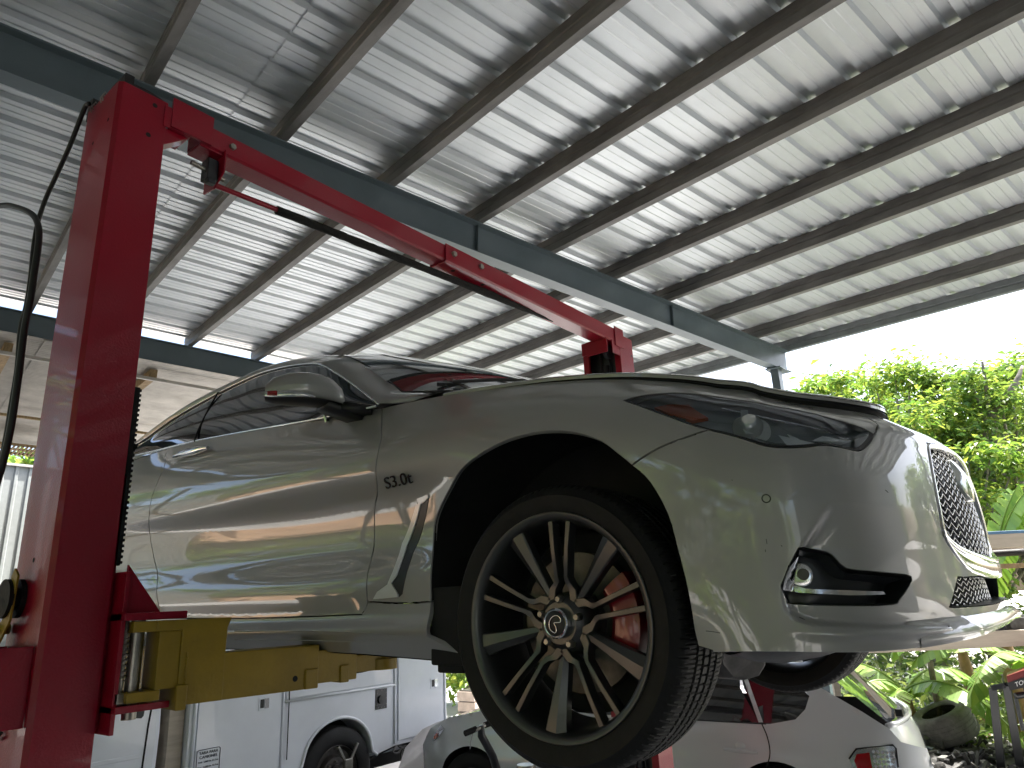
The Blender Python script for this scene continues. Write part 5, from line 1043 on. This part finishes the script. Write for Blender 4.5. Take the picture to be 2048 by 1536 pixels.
tl = [[-0.893,0.737],[-0.917,0.78],[-1.002,0.794],[-1.004,0.697],[-1.002,0.645],[-0.942,0.642],[-0.909,0.679]]; hpanel('tail_light_bulb', [tuple(p) for p in tl], 'redlens', -.012, grid=.03, par=tp)
mb = MB(); 
for i in range(5):
    for j in range(5):
        s_, h_ = tl[2][0]-.03-.028*i, .80-.03*j; mb.lathe([(0, .0001), (.0, .010), (.006, .012)], H3(s_, tfun(s_, h_)-.010, h_), -HN, 10)
obj('reflector_cells', mb, 'chrome', tp)
mb = MB(); lp_ = [H3(a, tfun(a, b)-.007, b) for a, b in [[-0.86,0.747],[-0.918,0.812],[-1.166,0.843],[-1.181,0.821],[-1.173,0.705]]]; mb.tube(lp_, .006, 6); obj('lamp_rim', mb, 'void', tp)
mb = MB(); gp = [[-0.269,0.951],[-0.299,0.872],[-0.31,0.779],[-0.292,0.708],[-0.251,0.638],[-0.171,0.538]]; mb.tube([H3(a, tfun(a, b)-.001, b) for a, b in cr(gp, 4)], .0045, 6); obj('door_gap', mb, 'void', bs_)
mb = MB(); mb.tube([H3(s, tfun(s, h)-.002, h) for s, h in ((-.30, .955), (-.1, .960), (.3, .969), (1.2, 1.0))], .006, 6); obj('window_seal', mb, 'black', bs_)
mb = MB(); hp_ = [H3(a, tfun(a, b)-.025, b) for a, b in cr([[0.034,0.778],[-0.034,0.773],[-0.128,0.767],[-0.22,0.76]], 3)]; k = len(hp_); mb.tube(hp_, [.010 + .006*math.sin(math.pi*i/(k-1)) for i in range(k)], 8); dh = obj('door_handle', mb, 'cream', bs_, smooth=True)
mb = MB(); mb.lathe([(.001, .0001), (.0, .035), (-.004, .042)], H3(-.09, tfun(-.09, .79)-.001, .79), -HN, 20); obj('handle_recess', mb, 'cream', dh, smooth=True)
hl_ = [[2.811,0.715],[2.796,0.767],[2.707,0.856],[2.645,0.828],[2.715,0.759],[2.78,0.721]]
hh_ = MB(); pp = [H3(a, tfun(a, b)-.012, b) for a, b in hl_]; hh_.add(pp + [p + HN*.05 for p in pp], [tuple(range(6))] + [(i, (i+1) % 6, 6+(i+1) % 6, 6+i) for i in range(6)]); hl2 = obj('headlight', hh_, 'silver', hb_)
pp = [H3(a, tfun(a, b)-.016, b) for a, b in [[2.797,0.729],[2.78,0.768],[2.735,0.795],[2.735,0.761],[2.769,0.734]]]; hh_ = MB(); hh_.add(pp, [tuple(range(5))]); obj('side_marker', hh_, 'amber', hl2)
wax = -HN
road_wheel(H3(2.33, .02, .33), wax, .325, .21, hb_, 'rim'); road_wheel(H3(-.33, .02, .33), wax, .325, .21, hb_, 'rim')
mb = MB()
for s_ in (2.33, -.33):
    c_ = H3(s_, .12, .35); mb.grid([[H3(s_ + .375*math.cos(t), d_, .345 + .375*math.sin(t)) for t in np.linspace(0, math.pi, 20)] for d_ in (.06, .5)]); mb.add([H3(s_ + .375*math.cos(t), .5, .345 + .375*math.sin(t)) for t in np.linspace(0, math.pi, 20)], [tuple(range(20))])
obj('wheel_housing', mb, 'void', hb_)
mb = MB(); mb.add([H3(s, t, .22) for s, t in ((-1.3, .1), (3.1, .3), (3.1, 1.5), (-1.3, 1.6))], [(0, 1, 2, 3)]); mb.add([H3(s, 1.70, h) for s, h in ((-1.3, .22), (3.0, .22), (2.9, .8), (2.2, 1.0), (1.3, 1.0), (-1.1, .95))], [tuple(range(6))]); obj('underbody', mb, 'void', hb_)
mb = MB(); 
for t_ in (.35, 1.0): a_ = H3(.55, t_, .5); mb.add([H3(s, t, h) for s in (.5, .62) for t in (t_, t_+.4) for h in (.4, 1.12)], [(0,1,3,2),(4,6,7,5),(0,4,5,1),(2,3,7,6),(1,5,7,3)])
obj('seats', mb, 'dash', hb_)
# ================================================================== scooter handlebar
SP = [Vector(p) for p in [[3.166,2.915,0.77],[3.25,2.884,0.787],[3.316,2.879,0.798],[3.215,2.902,0.774],[3.265,2.884,0.749],[3.371,2.896,0.624],[3.467,2.929,0.481],[3.713,2.93,0.019]]]
scoot = thing('scooter', 'small electric scooter with straight handlebar standing before the white hatchback', 'scooter', (SP[-1].x, SP[-1].y, G))
mb = MB(); mb.tube([SP[3], SP[1], SP[2]], .011, 10); hbz = obj('handlebar', mb, 'steel', scoot, smooth=True)
d_ = (SP[2]-SP[0]).normalized()
for a_, b_ in ((SP[0], SP[0] + d_*.075), (SP[2] - d_*.02, SP[2] + d_*.06)): obj('grip', MB().tube([a_, b_], .016, 12), 'rubber', hbz, smooth=True)
mb = MB(); mb.tube([SP[4] + Vector((0, 0, .05)), SP[4], SP[5], SP[6], SP[7], Vector((SP[7].x, SP[7].y, G+.15))], [.016, .022, .022, .024, .026, .03], 12); st_ = obj('stem', mb, 'satin', scoot, smooth=True)
mb = MB(); mb.tube([SP[3] + Vector((.0, 0, -.01)), SP[3] + Vector((-.0, .02, -.06)), SP[3] + Vector((.01, .03, -.09))], .004, 6); obj('brake_lever', mb, 'silver', hbz, smooth=True)
b0 = Vector((SP[7].x, SP[7].y, G+.12)); mb = MB(); mb.box((b0.x-.05, b0.y-.08, G+.10), (b0.x+.75, b0.y+.08, G+.15)); obj('deck', mb, 'satin', scoot, bevel=.01)
for dx in (-.08, .82): mb = MB(); mb.lathe([(-.02, .04), (-.022, .10), (0, .11), (.022, .10), (.02, .04)], (b0.x+dx, b0.y, G+.11), (0, 1, 0), 28); obj('wheel', mb, 'rubber', scoot, smooth=True)
jk = [Vector(p) for p in [[3.373,2.737,0.597],[3.495,2.674,0.581],[3.42,2.7,0.55]]]
jb = thing('floor_jack_head', 'grey round-topped lifting head of a floor jack behind the front wheel', 'jack', (jk[2].x, jk[2].y, G))
mb = MB(); mb.lathe([(.0, .001), (.0, .05), (-.02, .055), (-.05, .055), (-.06, .03), (-.35, .03)], jk[2] + Vector((0, 0, .04)), (0, 0, 1), 24); obj('saddle', mb, 'steel', jb, smooth=True)
mb = MB(); mb.box((jk[2].x-.12, jk[2].y-.15, G+.02), (jk[2].x+.12, jk[2].y+.5, G+.14)); mb.bar((jk[2].x, jk[2].y+.3, G+.14), (jk[2].x, jk[2].y, jk[2].z-.3), .08, .06); obj('frame', mb, 'grease', jb, bevel=.01)
# ================================================================== storage rack with parts (right edge)
RA = Vector([7.889,2.078,0.886]); RB = Vector([9.434,0.151,0.786]); rd_ = (RB-RA); rd_.z = 0; rd_.normalize(); rn = Vector((-rd_.y, rd_.x, 0)); 
if rn.dot(RA) < 0: rn = -rn
rack = thing('storage_rack', 'beige metal rack holding used car parts beside the banana plants', 'rack', (RA.x, RA.y, G))
def RK(s, t, z): return RA*1.0 + rd_*s + rn*t + Vector((0, 0, z - RA.z))
zl = RA.z + .0
def rbox(s0, s1, t0, t1, z0, z1, m, name, par=rack, bev=.004, **k):
    mb = MB(lambda p: RK(*p)); mb.box((s0, t0, z0), (s1, t1, z1)); return obj(name, mb, m, par, bevel=bev, **k)
zu = 1.843
rbox(-.25, 2.8, 0, .06, zl-.075, zl+.075, 'beige', 'shelf_rail'); rbox(-.25, 2.8, .55, .60, zl-.05, zl+.03, 'beige', 'shelf_rail')
rbox(.55, 2.8, .0, .06, zu-.085, zu+.055, 'beige', 'upper_rail'); rbox(.55, 2.8, -.002, .10, zu+.055, zu+.085, 'bluetop', 'rail_edge'); rbox(.55, 2.8, .3, .36, zu-.10, zu+.06, 'beige', 'upper_rail')
zm_ = zl + .70
rbox(.9, 2.8, .25, .29, zm_-.03, zm_+.02, 'wood', 'middle_rail')
for s_ in (-.2, 2.7): rbox(s_, s_+.06, .061, .11, G, zu if s_ > 0 else zl-.08, 'beige', 'rack_post')
for s_ in (2.7, 5.0): pass
rbox(-.25, 2.8, .06, .55, zl+.0, zl+.03, 'wood', 'shelf_board')
def part_box(s, w, h, m, lab, name='battery', cat='battery', d=.16, cap=True, g='parts lined up on the rack shelf'):
    t = thing(name, lab, cat, RK(s+w/2, .18, zl+.078), g)
    rbox(s, s+w, .08, .08+d, zl+.032, zl+.032+h, m, 'case', t, .008)
    if cap: rbox(s+.01, s+w-.01, .09, .07+d, zl+.032+h, zl+.05+h, 'black', 'lid', t, .004)
part_box(.84, .10, .17, 'wood', 'small brown carton under the tip of the front lip', 'carton', 'carton', cap=False)
part_box(.97, .13, .20, 'black', 'black battery standing next to the small brown carton')
part_box(1.13, .14, .19, 'oldsheet', 'pale grey alternator housing between two black batteries', 'housing', 'car part')
part_box(1.29, .12, .22, 'satin', 'dark battery in front of the tall black case')
part_box(1.44, .20, .34, 'black', 'tall black case with a ribbed front on the rack', 'air_box', 'car part')
part_box(1.68, .22, .16, 'grease', 'low greasy metal casting at the right edge of the shelf', 'casting', 'car part')
mb = MB(lambda p: RK(*p)); mb.tube(cr([(1.02, .2, zm_+.06), (1.3, .2, zm_+.09), (1.6, .18, zm_+.12), (2.1, .2, zm_+.13)]), .035, 10); tag(obj('rubber_bumper_strip', mb, 'rubber', smooth='all'), 'black rubber strip lying on the middle rail of the rack', 'car part')
mb = MB(lambda p: RK(*p)); mb.box((.95, .2, zm_+.025), (1.5, .42, zm_+.04)); tag(obj('metal_tray', mb, 'trashmetal', bevel=.003), 'thin flat metal tray on the middle rail of the rack', 'tray')
# post in the plants
PP = [[9.835,1.745,0.65],[9.857,1.718,0.648],[10.068,1.809,-0.075]]
mb = MB(); mb.tube([(PP[0][0], PP[0][1], PP[0][2]+.1), (PP[2][0], PP[2][1], PP[2][2]), (PP[2][0]+.02, PP[2][1], G)], [.032, .036, .04], 10); tag(obj('wooden_stake', mb, 'bark', smooth=True), 'thin pale wooden stake standing among the banana leaves', 'stake')
# used tyre lying on scrap, scrap heap
TC = Vector([9.742,1.708,-0.059])
ty = tag(obj('used_tyre', tyre_mb(TC, -1, .31, .19, .30, Vector((-.22, .30, .93)), 4, 160), 'worn', smooth=True, angle=30), 'dusty worn tyre lying tilted on the scrap at the foot of the plants', 'tyre')
def scrap(kind, c, sz, ax, m, lab, i):
    c = Vector(c); t = thing(kind, lab, 'scrap part', (c.x, c.y, c.z - sz*.4), 'scrap parts heaped on the ground')
    ax = Vector(ax).normalized(); mb = MB(); u = ax.orthogonal().normalized(); v_ = ax.cross(u)
    if i % 3 == 0: mb.lathe([(-.5*sz, .001), (-.5*sz, .28*sz), (-.2*sz, .34*sz), (.1*sz, .22*sz), (.3*sz, .30*sz), (.5*sz, .26*sz), (.45*sz, .15*sz), (.2*sz, .14*sz)], c, ax, 20)
    elif i % 3 == 1: mb.bar(c - ax*sz*.6, c + ax*sz*.6, sz*.35, sz*.22); mb.tube([c - ax*sz*.7 + u*sz*.1, c + u*sz*.3, c + ax*sz*.6 + u*sz*.1], sz*.07, 8)
    else: mb.tube(cr([c - ax*sz*.7, c - ax*sz*.2 + u*sz*.3, c + ax*sz*.3 - v_*sz*.2, c + ax*sz*.7 + u*sz*.1]), [sz*.16]*1 + [sz*.12]*18, 10)
    obj('casting', mb, m, t, bevel=.006)
    mb = MB(); 
    for a, b in ((.3, .2), (-.35, .1), (.0, -.28)): mb.lathe([(0, .001), (0, .09*sz), (.10*sz, .08*sz), (.10*sz, .001)], c + ax*a*sz + u*b*sz, v_, 10)
    obj('boss', mb, 'steel', t)
sl_ = [('strut', (1880,1525,8.2), .30, 'grease', 'greasy dark strut lowest in the scrap heap'), ('control_arm', (1920,1510,8.4), .42, 'beige', 'rust-cream control arm lying across the scrap heap'), ('hose_bundle', (1905,1530,7.9), .30, 'black', 'black hose bundle beside the cream control arm'),
 ('hub_housing', (1945,1492,8.5), .34, 'satin', 'black round housing with an open centre atop the scrap'), ('bracket', (1975,1520,8.2), .45, 'trashmetal', 'long grey metal bracket right of the black housing'), ('pipe', (1985,1490,8.8), .5, 'silver', 'silver pipe slanting behind the black stand'),
 ('gearbox', (1960,1550,7.6), .4, 'grease', 'greasy gearbox at the bottom edge of the photo'), ('pulley', (2020,1520,8.2), .40, 'trashmetal', 'grey pulley behind the legs of the black stand'), ('hose', (2040,1490,8.6), .4, 'rubber', 'black hose at the right photo edge behind the stand')]
for i, (k_, (a, b, d), sz, m, lab) in enumerate(sl_):
    pass
SPOS = [[10.168,1.916,-0.545],[10.546,1.759,-0.519],[9.888,1.744,-0.505],[10.743,1.639,-0.446],[10.506,1.482,-0.541],[11.276,1.501,-0.512],[9.719,1.471,-0.546],[10.669,1.279,-0.553],[11.228,1.207,-0.482],[10.564,2.062,-0.492],[9.867,1.593,-0.487],[9.978,1.315,-0.556],[11.082,1.948,-0.571],[10.701,1.538,-0.474],[11.644,1.425,-0.624],[10.365,1.163,-0.565]]
sl_ += [('shock_absorber', 0, .3, 'rubber', 'short black shock absorber touching the hatchback tail'), ('flange', 0, .26, 'steel', 'small bright flange below the cream control arm'), ('hub_housing', 0, .3, 'rotor', 'brown-grey housing near the foot of the black stand'), ('drum', 0, .26, 'satin', 'dark brake drum under the dusty worn tyre'),
        ('bracket', 0, .26, 'oldsheet', 'short pale bracket between the black housing and the silver pipe'), ('pipe', 0, .34, 'trashmetal', 'grey pipe end furthest back in the scrap heap'), ('carrier', 0, .32, 'beige', 'light brown carrier at the bottom right corner')]
for i, (k_, _, sz, m, lab) in enumerate(sl_): scrap(k_, SPOS[i], sz, (rnd.uniform(-1, 1), rnd.uniform(-1, 1), rnd.uniform(-.3, .5)), m, lab, i)
mb = MB(); n = 26; rows = []
cc_ = Vector([9.395,1.364,-0.52]); 
for i in range(n):
    rows.append([]) 
    for j in range(n): x = cc_.x - 1.6 + 3.6*i/n; y = cc_.y - 1.8 + 3.2*j/n; rr_ = max(0, 1 - ((x-cc_.x-.1)/1.5)**2 - ((y-cc_.y-.1)/1.4)**2); rows[-1].append((x, y, G + .012 + .18*rr_**.7 + rnd.uniform(-.05, .05)*(rr_ > 0)))
mb.grid(rows)
for _ in range(420):
    a_ = rnd.uniform(0, 6.283); r_ = 1.35*rnd.random()**.6; x = cc_.x + .1 + r_*math.cos(a_); y = cc_.y + .1 + r_*math.sin(a_); hh_ = max(0, 1-(r_/1.45)**2)**.7*.20; c_ = Vector((x, y, G + .03 + hh_)); dd_ = Vector((rnd.gauss(0, 1), rnd.gauss(0, 1), rnd.gauss(0, .5))).normalized(); L_ = rnd.uniform(.04, .16)
    if rnd.random() < .5: mb.tube([c_ - dd_*L_, c_ + dd_*L_], rnd.uniform(.008, .03), 7)
    else: mb.bar(c_ - dd_*L_*.6, c_ + dd_*L_*.6, rnd.uniform(.02, .10), rnd.uniform(.01, .05))
tag(obj('scrap_heap', mb, 'scrapmix', smooth=False), kind='stuff', label='dark heap of small mixed metal scrap under the larger parts', cat='scrap')
# black press stand with the red tray
Q = [Vector(p) for p in [[8.855,1.071,0.427],[8.945,1.162,-0.325],[8.808,0.944,0.464],[8.938,1.004,-0.33],[8.793,1.077,0.576],[8.942,0.604,0.46],[8.66,0.915,0.561],[8.79,0.505,0.707],[8.753,0.889,0.374],[8.981,0.577,0.412],[8.925,0.935,0.181],[8.981,1.156,-0.065]]]
stand = thing('press_stand', 'black steel shop stand topped by a dark red tray at the right photo edge', 'stand', (Q[1].x, Q[1].y, G))
for a, b in ((Q[0], Q[1]), (Q[2], Q[3])):
    mb = MB(); e = b + (b-a)*((G-b.z)/(b.z-a.z)); mb.bar(a, e, .05, .07, (0, 1, 0)); obj('leg', mb, 'satin', stand, bevel=.004)
    mb = MB(); e2 = Vector((e.x+.5, e.y-.25, G)); a2 = Vector((a.x+.45, a.y-.25, a.z)); mb.bar(a2, e2, .05, .07, (0, 1, 0)); obj('leg', mb, 'satin', stand, bevel=.004)
mb = MB(); mb.bar(Q[0], Q[2], .06, .05); mb.bar(Q[2], Vector((Q[0].x+.45, Q[0].y-.25, Q[0].z)), .05, .05); obj('cross_bar', mb, 'satin', stand, bevel=.004)
mb = MB(); a = Q[6]; b = Q[7]; dn = Vector((0, 0, -1)); sd_ = Vector((.34, .02, 0)); mb.add([a, b, b+sd_, a+sd_, a+dn*.10, b+dn*.14, b+sd_+dn*.14, a+sd_+dn*.10], [(0,1,2,3),(7,6,5,4),(0,4,5,1),(1,5,6,2),(2,6,7,3),(3,7,4,0)]); tray = obj('tool_tray', mb, 'toolred', stand, bevel=.008)
mb = MB(); dd_ = (b-a).normalized(); mb.add([a+dn*.06-sd_*.01, b+dn*.06-sd_*.01, b+dn*.18-sd_*.01, a+dn*.13-sd_*.01], [(0, 1, 2, 3)]); obj('tray_front', mb, 'black', tray, solid=.002)
obj('tray_lettering', text_mesh('TOOL', .055, a + dd_*.06 + dn*.115 - sd_*.03, dd_, Vector((0, 0, 1)), .0015, 'LEFT'), 'whitetext', tray)
mb = MB(); mb.tube([Q[8], Q[9]], .03, 12); mb.tube([Q[8] + Vector((0, 0, -.02)), Q[8] + Vector((0, 0, -.3))], .02, 10); obj('ram', mb, 'satin', stand, smooth=True)
# ================================================================== plants
def rq(mb, c, sz, nrm):
    n = Vector(nrm).normalized(); u = n.orthogonal().normalized(); a_ = rnd.uniform(0, 6.283); v = n.cross(u); u2 = u*math.cos(a_) + v*math.sin(a_); v2 = n.cross(u2)
    l = sz; w_ = sz*rnd.uniform(.38, .55); f_ = n*sz*.12
    k = len(mb.v); mb.v += [tuple(c - u2*l*.5), tuple(c - v2*w_*.5 + f_), tuple(c + u2*l*.5 - f_), tuple(c + v2*w_*.5 + f_)]; mb.f.append((k, k+1, k+2, k+3))
def tree(name, lab, x, y, h, cr_, trunk_r=.16, n=7000, leaf='leaf', sz=.16, lean=(0, 0), ncl=26, z0=.35, group=None, gap=.75, bare=()):
    t = thing(name, lab, 'tree', (x, y, G), group); base = Vector((x, y, G)); top = base + Vector((lean[0], lean[1], h*.72)); mt = MB(); cl = []
    mt.tube(cr([base, base.lerp(top, .35) + Vector((.12, -.1, 0)), base.lerp(top, .7) + Vector((-.1, .08, 0)), top], 4), [trunk_r*(1-.65*i/12) for i in range(13)], 10)
    for i in range(ncl):
        a_ = rnd.uniform(0, 6.283); hh = rnd.uniform(z0, 1.0); rr_ = cr_*math.sin(math.pi*min(1, max(.05, (1.12-hh)*.9)))**.7*rnd.uniform(.45, 1.0)
        c = base + Vector((lean[0]*hh + rr_*math.cos(a_), lean[1]*hh + rr_*math.sin(a_), h*hh)); cl.append((c, rnd.uniform(.55, 1.25)*cr_*.34))
        s0 = base.lerp(top, max(.25, hh*.72 - .12)); mid = s0.lerp(c, .5) + Vector((0, 0, .12*h*rnd.uniform(0, .6))); mt.tube(cr([s0, mid, c], 3), [trunk_r*.38*(1-.8*j/6) for j in range(7)], 6)
    for p in bare: mt.tube(cr([Vector(q) for q in p], 4), [trunk_r*.5*(1-.75*j/((len(p)-1)*4)) for j in range((len(p)-1)*4+1)], 7)
    obj('trunk', mt, 'bark', t, smooth='all'); ml = MB(); tot = sum(r**2 for _, r in cl)
    for c, r in cl:
        for _ in range(int(n*r*r/tot)):
            d = Vector((rnd.gauss(0, 1), rnd.gauss(0, 1), rnd.gauss(0, .8))).normalized(); q = c + Vector((d.x, d.y, d.z*.72))*r*(rnd.random()**.5)*rnd.uniform(.55, 1.45)
            rq(ml, q, sz*rnd.uniform(.6, 1.3), Vector((rnd.gauss(0, .5), rnd.gauss(0, .5), 1)) + d*.6)
    obj('crown', ml, leaf, t); return t
def dp_(px, py, d): return None
TP = [[16.66,2.809,4.165],[16.848,1.004,3.892],[15.219,1.807,3.057],[20.864,0.262,5.289],[19.882,4.194,6.742],[11.192,10.276,-0.169],[18.655,0.832,6.408],[15.408,0.055,2.677],[19.819,3.144,2.202]]
def at_h(p, top_px=None): return p
tree('broadleaf_tree', 'yellow green tree leaning behind the bonnet of the coupe', TP[0][0], TP[0][1], 6.5, 2.0, .16, 8500, 'leafy', .16, ncl=30, z0=.30)
tree('broadleaf_tree', 'pale barked green tree with bare forked branches at the right edge', TP[1][0]+.6, TP[1][1], 6.5, 1.8, .20, 7500, 'leaf', .17, ncl=26, z0=.36, bare=([(TP[1][0]-.1, TP[1][1], 3.6), (TP[1][0]-.2, TP[1][1], 4.5), (TP[1][0]-.5, TP[1][1]-.1, 5.6)], [(TP[1][0]-.2, TP[1][1], 4.5), (TP[1][0]-.1, TP[1][1]-.5, 5.1), (TP[1][0]+.1, TP[1][1]-.7, 5.5)], [(TP[2][0]+.2, TP[2][1]-.8, 2.2), (TP[2][0]-.1, TP[2][1]-.3, 3.0), (TP[2][0]-.2, TP[2][1]+.4, 4.2)]))
tree('broadleaf_tree', 'low bushy tree between the two taller trees', TP[2][0], TP[2][1], 4.3, 1.7, .12, 9000, 'leafy', .15, ncl=28, z0=.22)
tree('broadleaf_tree', 'tall dark green tree half out of the photo on the right', TP[3][0], TP[3][1], 6.9, 2.4, .2, 7500, 'leaf', .22, ncl=30)
tree('broadleaf_tree', 'small feathery tree furthest left in the row behind the bonnet', TP[4][0], TP[4][1], 7.5, 1.7, .10, 4200, 'leafy', .18, ncl=20, z0=.45)
tree('broadleaf_tree', 'green tree seen in the gap beside the truck tail', TP[5][0], TP[5][1], 4.0, 1.7, .12, 6000, 'leafy', .16, ncl=24, z0=.1)
yard = 'trees round the open side of the yard'
for i, (x, y, h) in enumerate(((-12, -3, 8.6), (-13, -.3, 8.8), (-13, 2.0, 9.2), (-12, 4.6, 8.6), (-12.5, 7.0, 9.0), (-13, 12, 9.4), (-12.4, 9.6, 8.6), (-12.6, -5.6, 8.6), (-12, -8, 9.0), (-12.5, 15, 8.6), (-11.5, 17.6, 8.8), (-10.2, 20.5, 8.4), (-6.5, 21.5, 8.4), (-4, -17, 5.5), (3, -19, 6), (10.5, -15, 6.5), (15.5, -8, 6.5), (22, 5, 7.5), (24, 13, 8), (19, 22, 8), (8, 29, 8), (-1, 29, 7.5), (-10, 24, 7))):
    lb = ['bushy tree beyond the open side of the yard behind the camera', 'round tree behind the rear of the yard out past the truck'][i > 16]
    tree('yard_tree', lb, x, y, h, 3.1, .18, 4600, 'leaf' if i % 2 else 'leafy', .34, ncl=26, z0=.12, group=yard)
def banana_leaf(mb, base, dirh, L, W, up, droop, torn=.6, twist=0.):
    base = Vector(base); dh = Vector((dirh[0], dirh[1], 0)).normalized(); n = 22; side0 = Vector((-dh.y, dh.x, 0)); mid = []
    for i in range(n+1): t = i/n; mid.append(base + dh*L*(t*.9 if up < 1.2 else t*.45) + Vector((0, 0, up*L*t*.8 - droop*L*t*t)))
    k0 = len(mb.v)
    for i in range(n):
        t0, t1 = i/n, (i+1)/n
        for s_ in (-1, 1):
            w0 = W*.5*math.sin(math.pi*min(1, t0*.93+.07))**.55; w1 = W*.5*math.sin(math.pi*min(1, t1*.93+.07))**.55; dz = rnd.uniform(-.25, .05)*torn*W
            g_ = .10*torn if rnd.random() < torn else 0; sd = (side0*math.cos(twist) + Vector((0, 0, 1))*math.sin(twist))*s_
            a, b = mid[i], mid[i+1]; b2 = b.lerp(a, g_); fold = Vector((0, 0, -.18*W))
            k = len(mb.v); mb.v += [tuple(a), tuple(b), tuple(b2 + sd*w1 + fold + Vector((0, 0, dz)) + (b-a)*.8), tuple(a + sd*w0 + fold + Vector((0, 0, dz)) + (b-a)*.8)]; mb.f.append((k, k+1, k+2, k+3) if s_ > 0 else (k+3, k+2, k+1, k))
    return mid
def banana(lab, x, y, leaves, hs=1.2, r=.09, seed=0):
    t = thing('banana_plant', lab, 'plant', (x, y, G), 'banana plants by the rack'); mb = MB(); mb.tube([(x, y, G), (x+.03, y, G+hs*.5), (x, y+.02, G+hs)], [r*1.2, r, r*.6], 12); obj('stem', mb, 'dryleaf', t, smooth=True)
    for (dx, dy, L, W, up, dr, tw) in leaves:
        mb = MB(); mid = banana_leaf(mb, (x, y, G+hs), (dx, dy), L, W, up, dr, .5, tw); lf = obj('leaf', mb, 'banana', t)
        mb = MB(); mb.tube(mid, [.016*(1-.85*i/(len(mid)-1)) for i in range(len(mid))], 6); obj('midrib', mb, 'leafy', lf)
BP = [[10.781,1.079,0.92],[9.884,2.081,0.532],[10.333,0.757,0.67],[11.464,1.625,0.459]]
banana('banana plant with one tall upright yellow green leaf above the upper rack rail', BP[0][0], BP[0][1], [(.5, -.6, 1.5, .62, 1.45, .35, .9), (.3, -.9, 1.7, .40, 1.5, .5, .3), (-.9, .5, 1.6, .42, 1.0, .7, .2), (-.3, 1, 1.5, .4, 1.1, .6, 0), (-.5, .6, 1.3, .55, 1.3, .35, 1.0)], 1.9)
banana('banana plant with drooping torn leaves under the front bumper', BP[1][0], BP[1][1], [(-.9, .5, 1.3, .36, .8, .9, .1), (-.5, -.9, 1.4, .36, .7, .8, 0), (.9, -.6, 1.4, .38, .9, .8, .2), (.4, .9, 1.2, .36, 1.0, .7, 0), (.7, -.9, 1.1, .34, .5, .6, 0), (-1, 0, 1.0, .3, .4, .5, 0)], .75)
banana('banana plant cut by the right photo edge under the shelf rail', BP[2][0], BP[2][1], [(-.9, .4, 1.5, .42, .9, .8, .2), (-.6, .9, 1.5, .4, 1.0, .7, 0), (-.9, -.5, 1.3, .4, .6, .8, 0), (.5, -.9, 1.4, .38, .8, .7, 0)], .95)
banana('banana plant between the wooden stake and the rack shelf', BP[3][0], BP[3][1], [(-.9, .5, 1.4, .4, 1.0, .8, .2), (.4, -.9, 1.5, .4, .9, .7, 0), (.9, .2, 1.4, .4, .9, .7, .2), (-.5, -.8, 1.4, .4, 1.2, .8, 0), (-.9, -.1, 1.5, .4, 1.4, .5, .3)], 1.15)
# undergrowth, one mass nobody could count
ug = MB()
for _ in range(15000):
    x = rnd.uniform(9.5, 18); y = rnd.uniform(-7, 5.5)
    if y > 2.2 + (x-8)*.35: continue
    hgt = .15 + .85*max(0, min(1, (x-9.2)/3)); z = G + rnd.random()*hgt
    rq(ug, Vector((x, y, z)), rnd.uniform(.07, .20), (rnd.gauss(0, .6), rnd.gauss(0, .6), 1))
for _ in range(900):
    x = rnd.uniform(9.8, 15); y = rnd.uniform(-5, 3.5); a_ = Vector((x, y, G)); b_ = a_ + Vector((rnd.gauss(0, .25), rnd.gauss(0, .25), rnd.uniform(.3, 1.1))); k = len(ug.v); o_ = Vector((.012, .008, 0)); ug.v += [tuple(a_-o_), tuple(a_+o_), tuple(b_)]; ug.f.append((k, k+1, k+2))
tag(obj('undergrowth', ug, 'grass'), kind='stuff', label='tangled sunlit undergrowth beyond the concrete on the right', cat='undergrowth')
# pale block pillar beside the truck tail
mb = MB(); c_ = Vector([10.067,9.062,0.04])
bp_ = thing('block_pillar', 'pale block pillar with brown joints beyond the truck tail', 'pillar', (c_.x, c_.y, G))
for k in range(max(2, int((c_.z - G)/.17))): z = G + k*.17; mb = MB(); mb.box((c_.x-.2 + (.02 if k % 2 else 0), c_.y-.2, z), (c_.x+.2, c_.y+.2, z+.15)); obj('block', mb, 'brick', bp_, bevel=.006)
mb = MB(); mb.box((c_.x-.17, c_.y-.17, G), (c_.x+.17, c_.y+.17, c_.z - .03)); obj('core', mb, 'rotor', bp_)
# dirt bank and shed across the yard (mirrored in the door)
mb = MB(); rows = [[(-8.2 - 1.1*u + .15*math.sin(y*1.3), y, G + 2.1*math.sin(min(1, u)*1.4)*(.8+.2*math.sin(y*.7))*min(1, max(0, (y-4)/2)) - .02) for y in np.linspace(3.5, 21, 40)] for u in np.linspace(0, 2.5, 8)]
mb.grid(rows); tag(obj('dirt_bank', mb, 'dirt', smooth='all'), kind='structure')
flat('dirt_yard', [(-7.8,5), (-7.8,21), (-12,21), (-12,5)], G + .001, 'dirt')
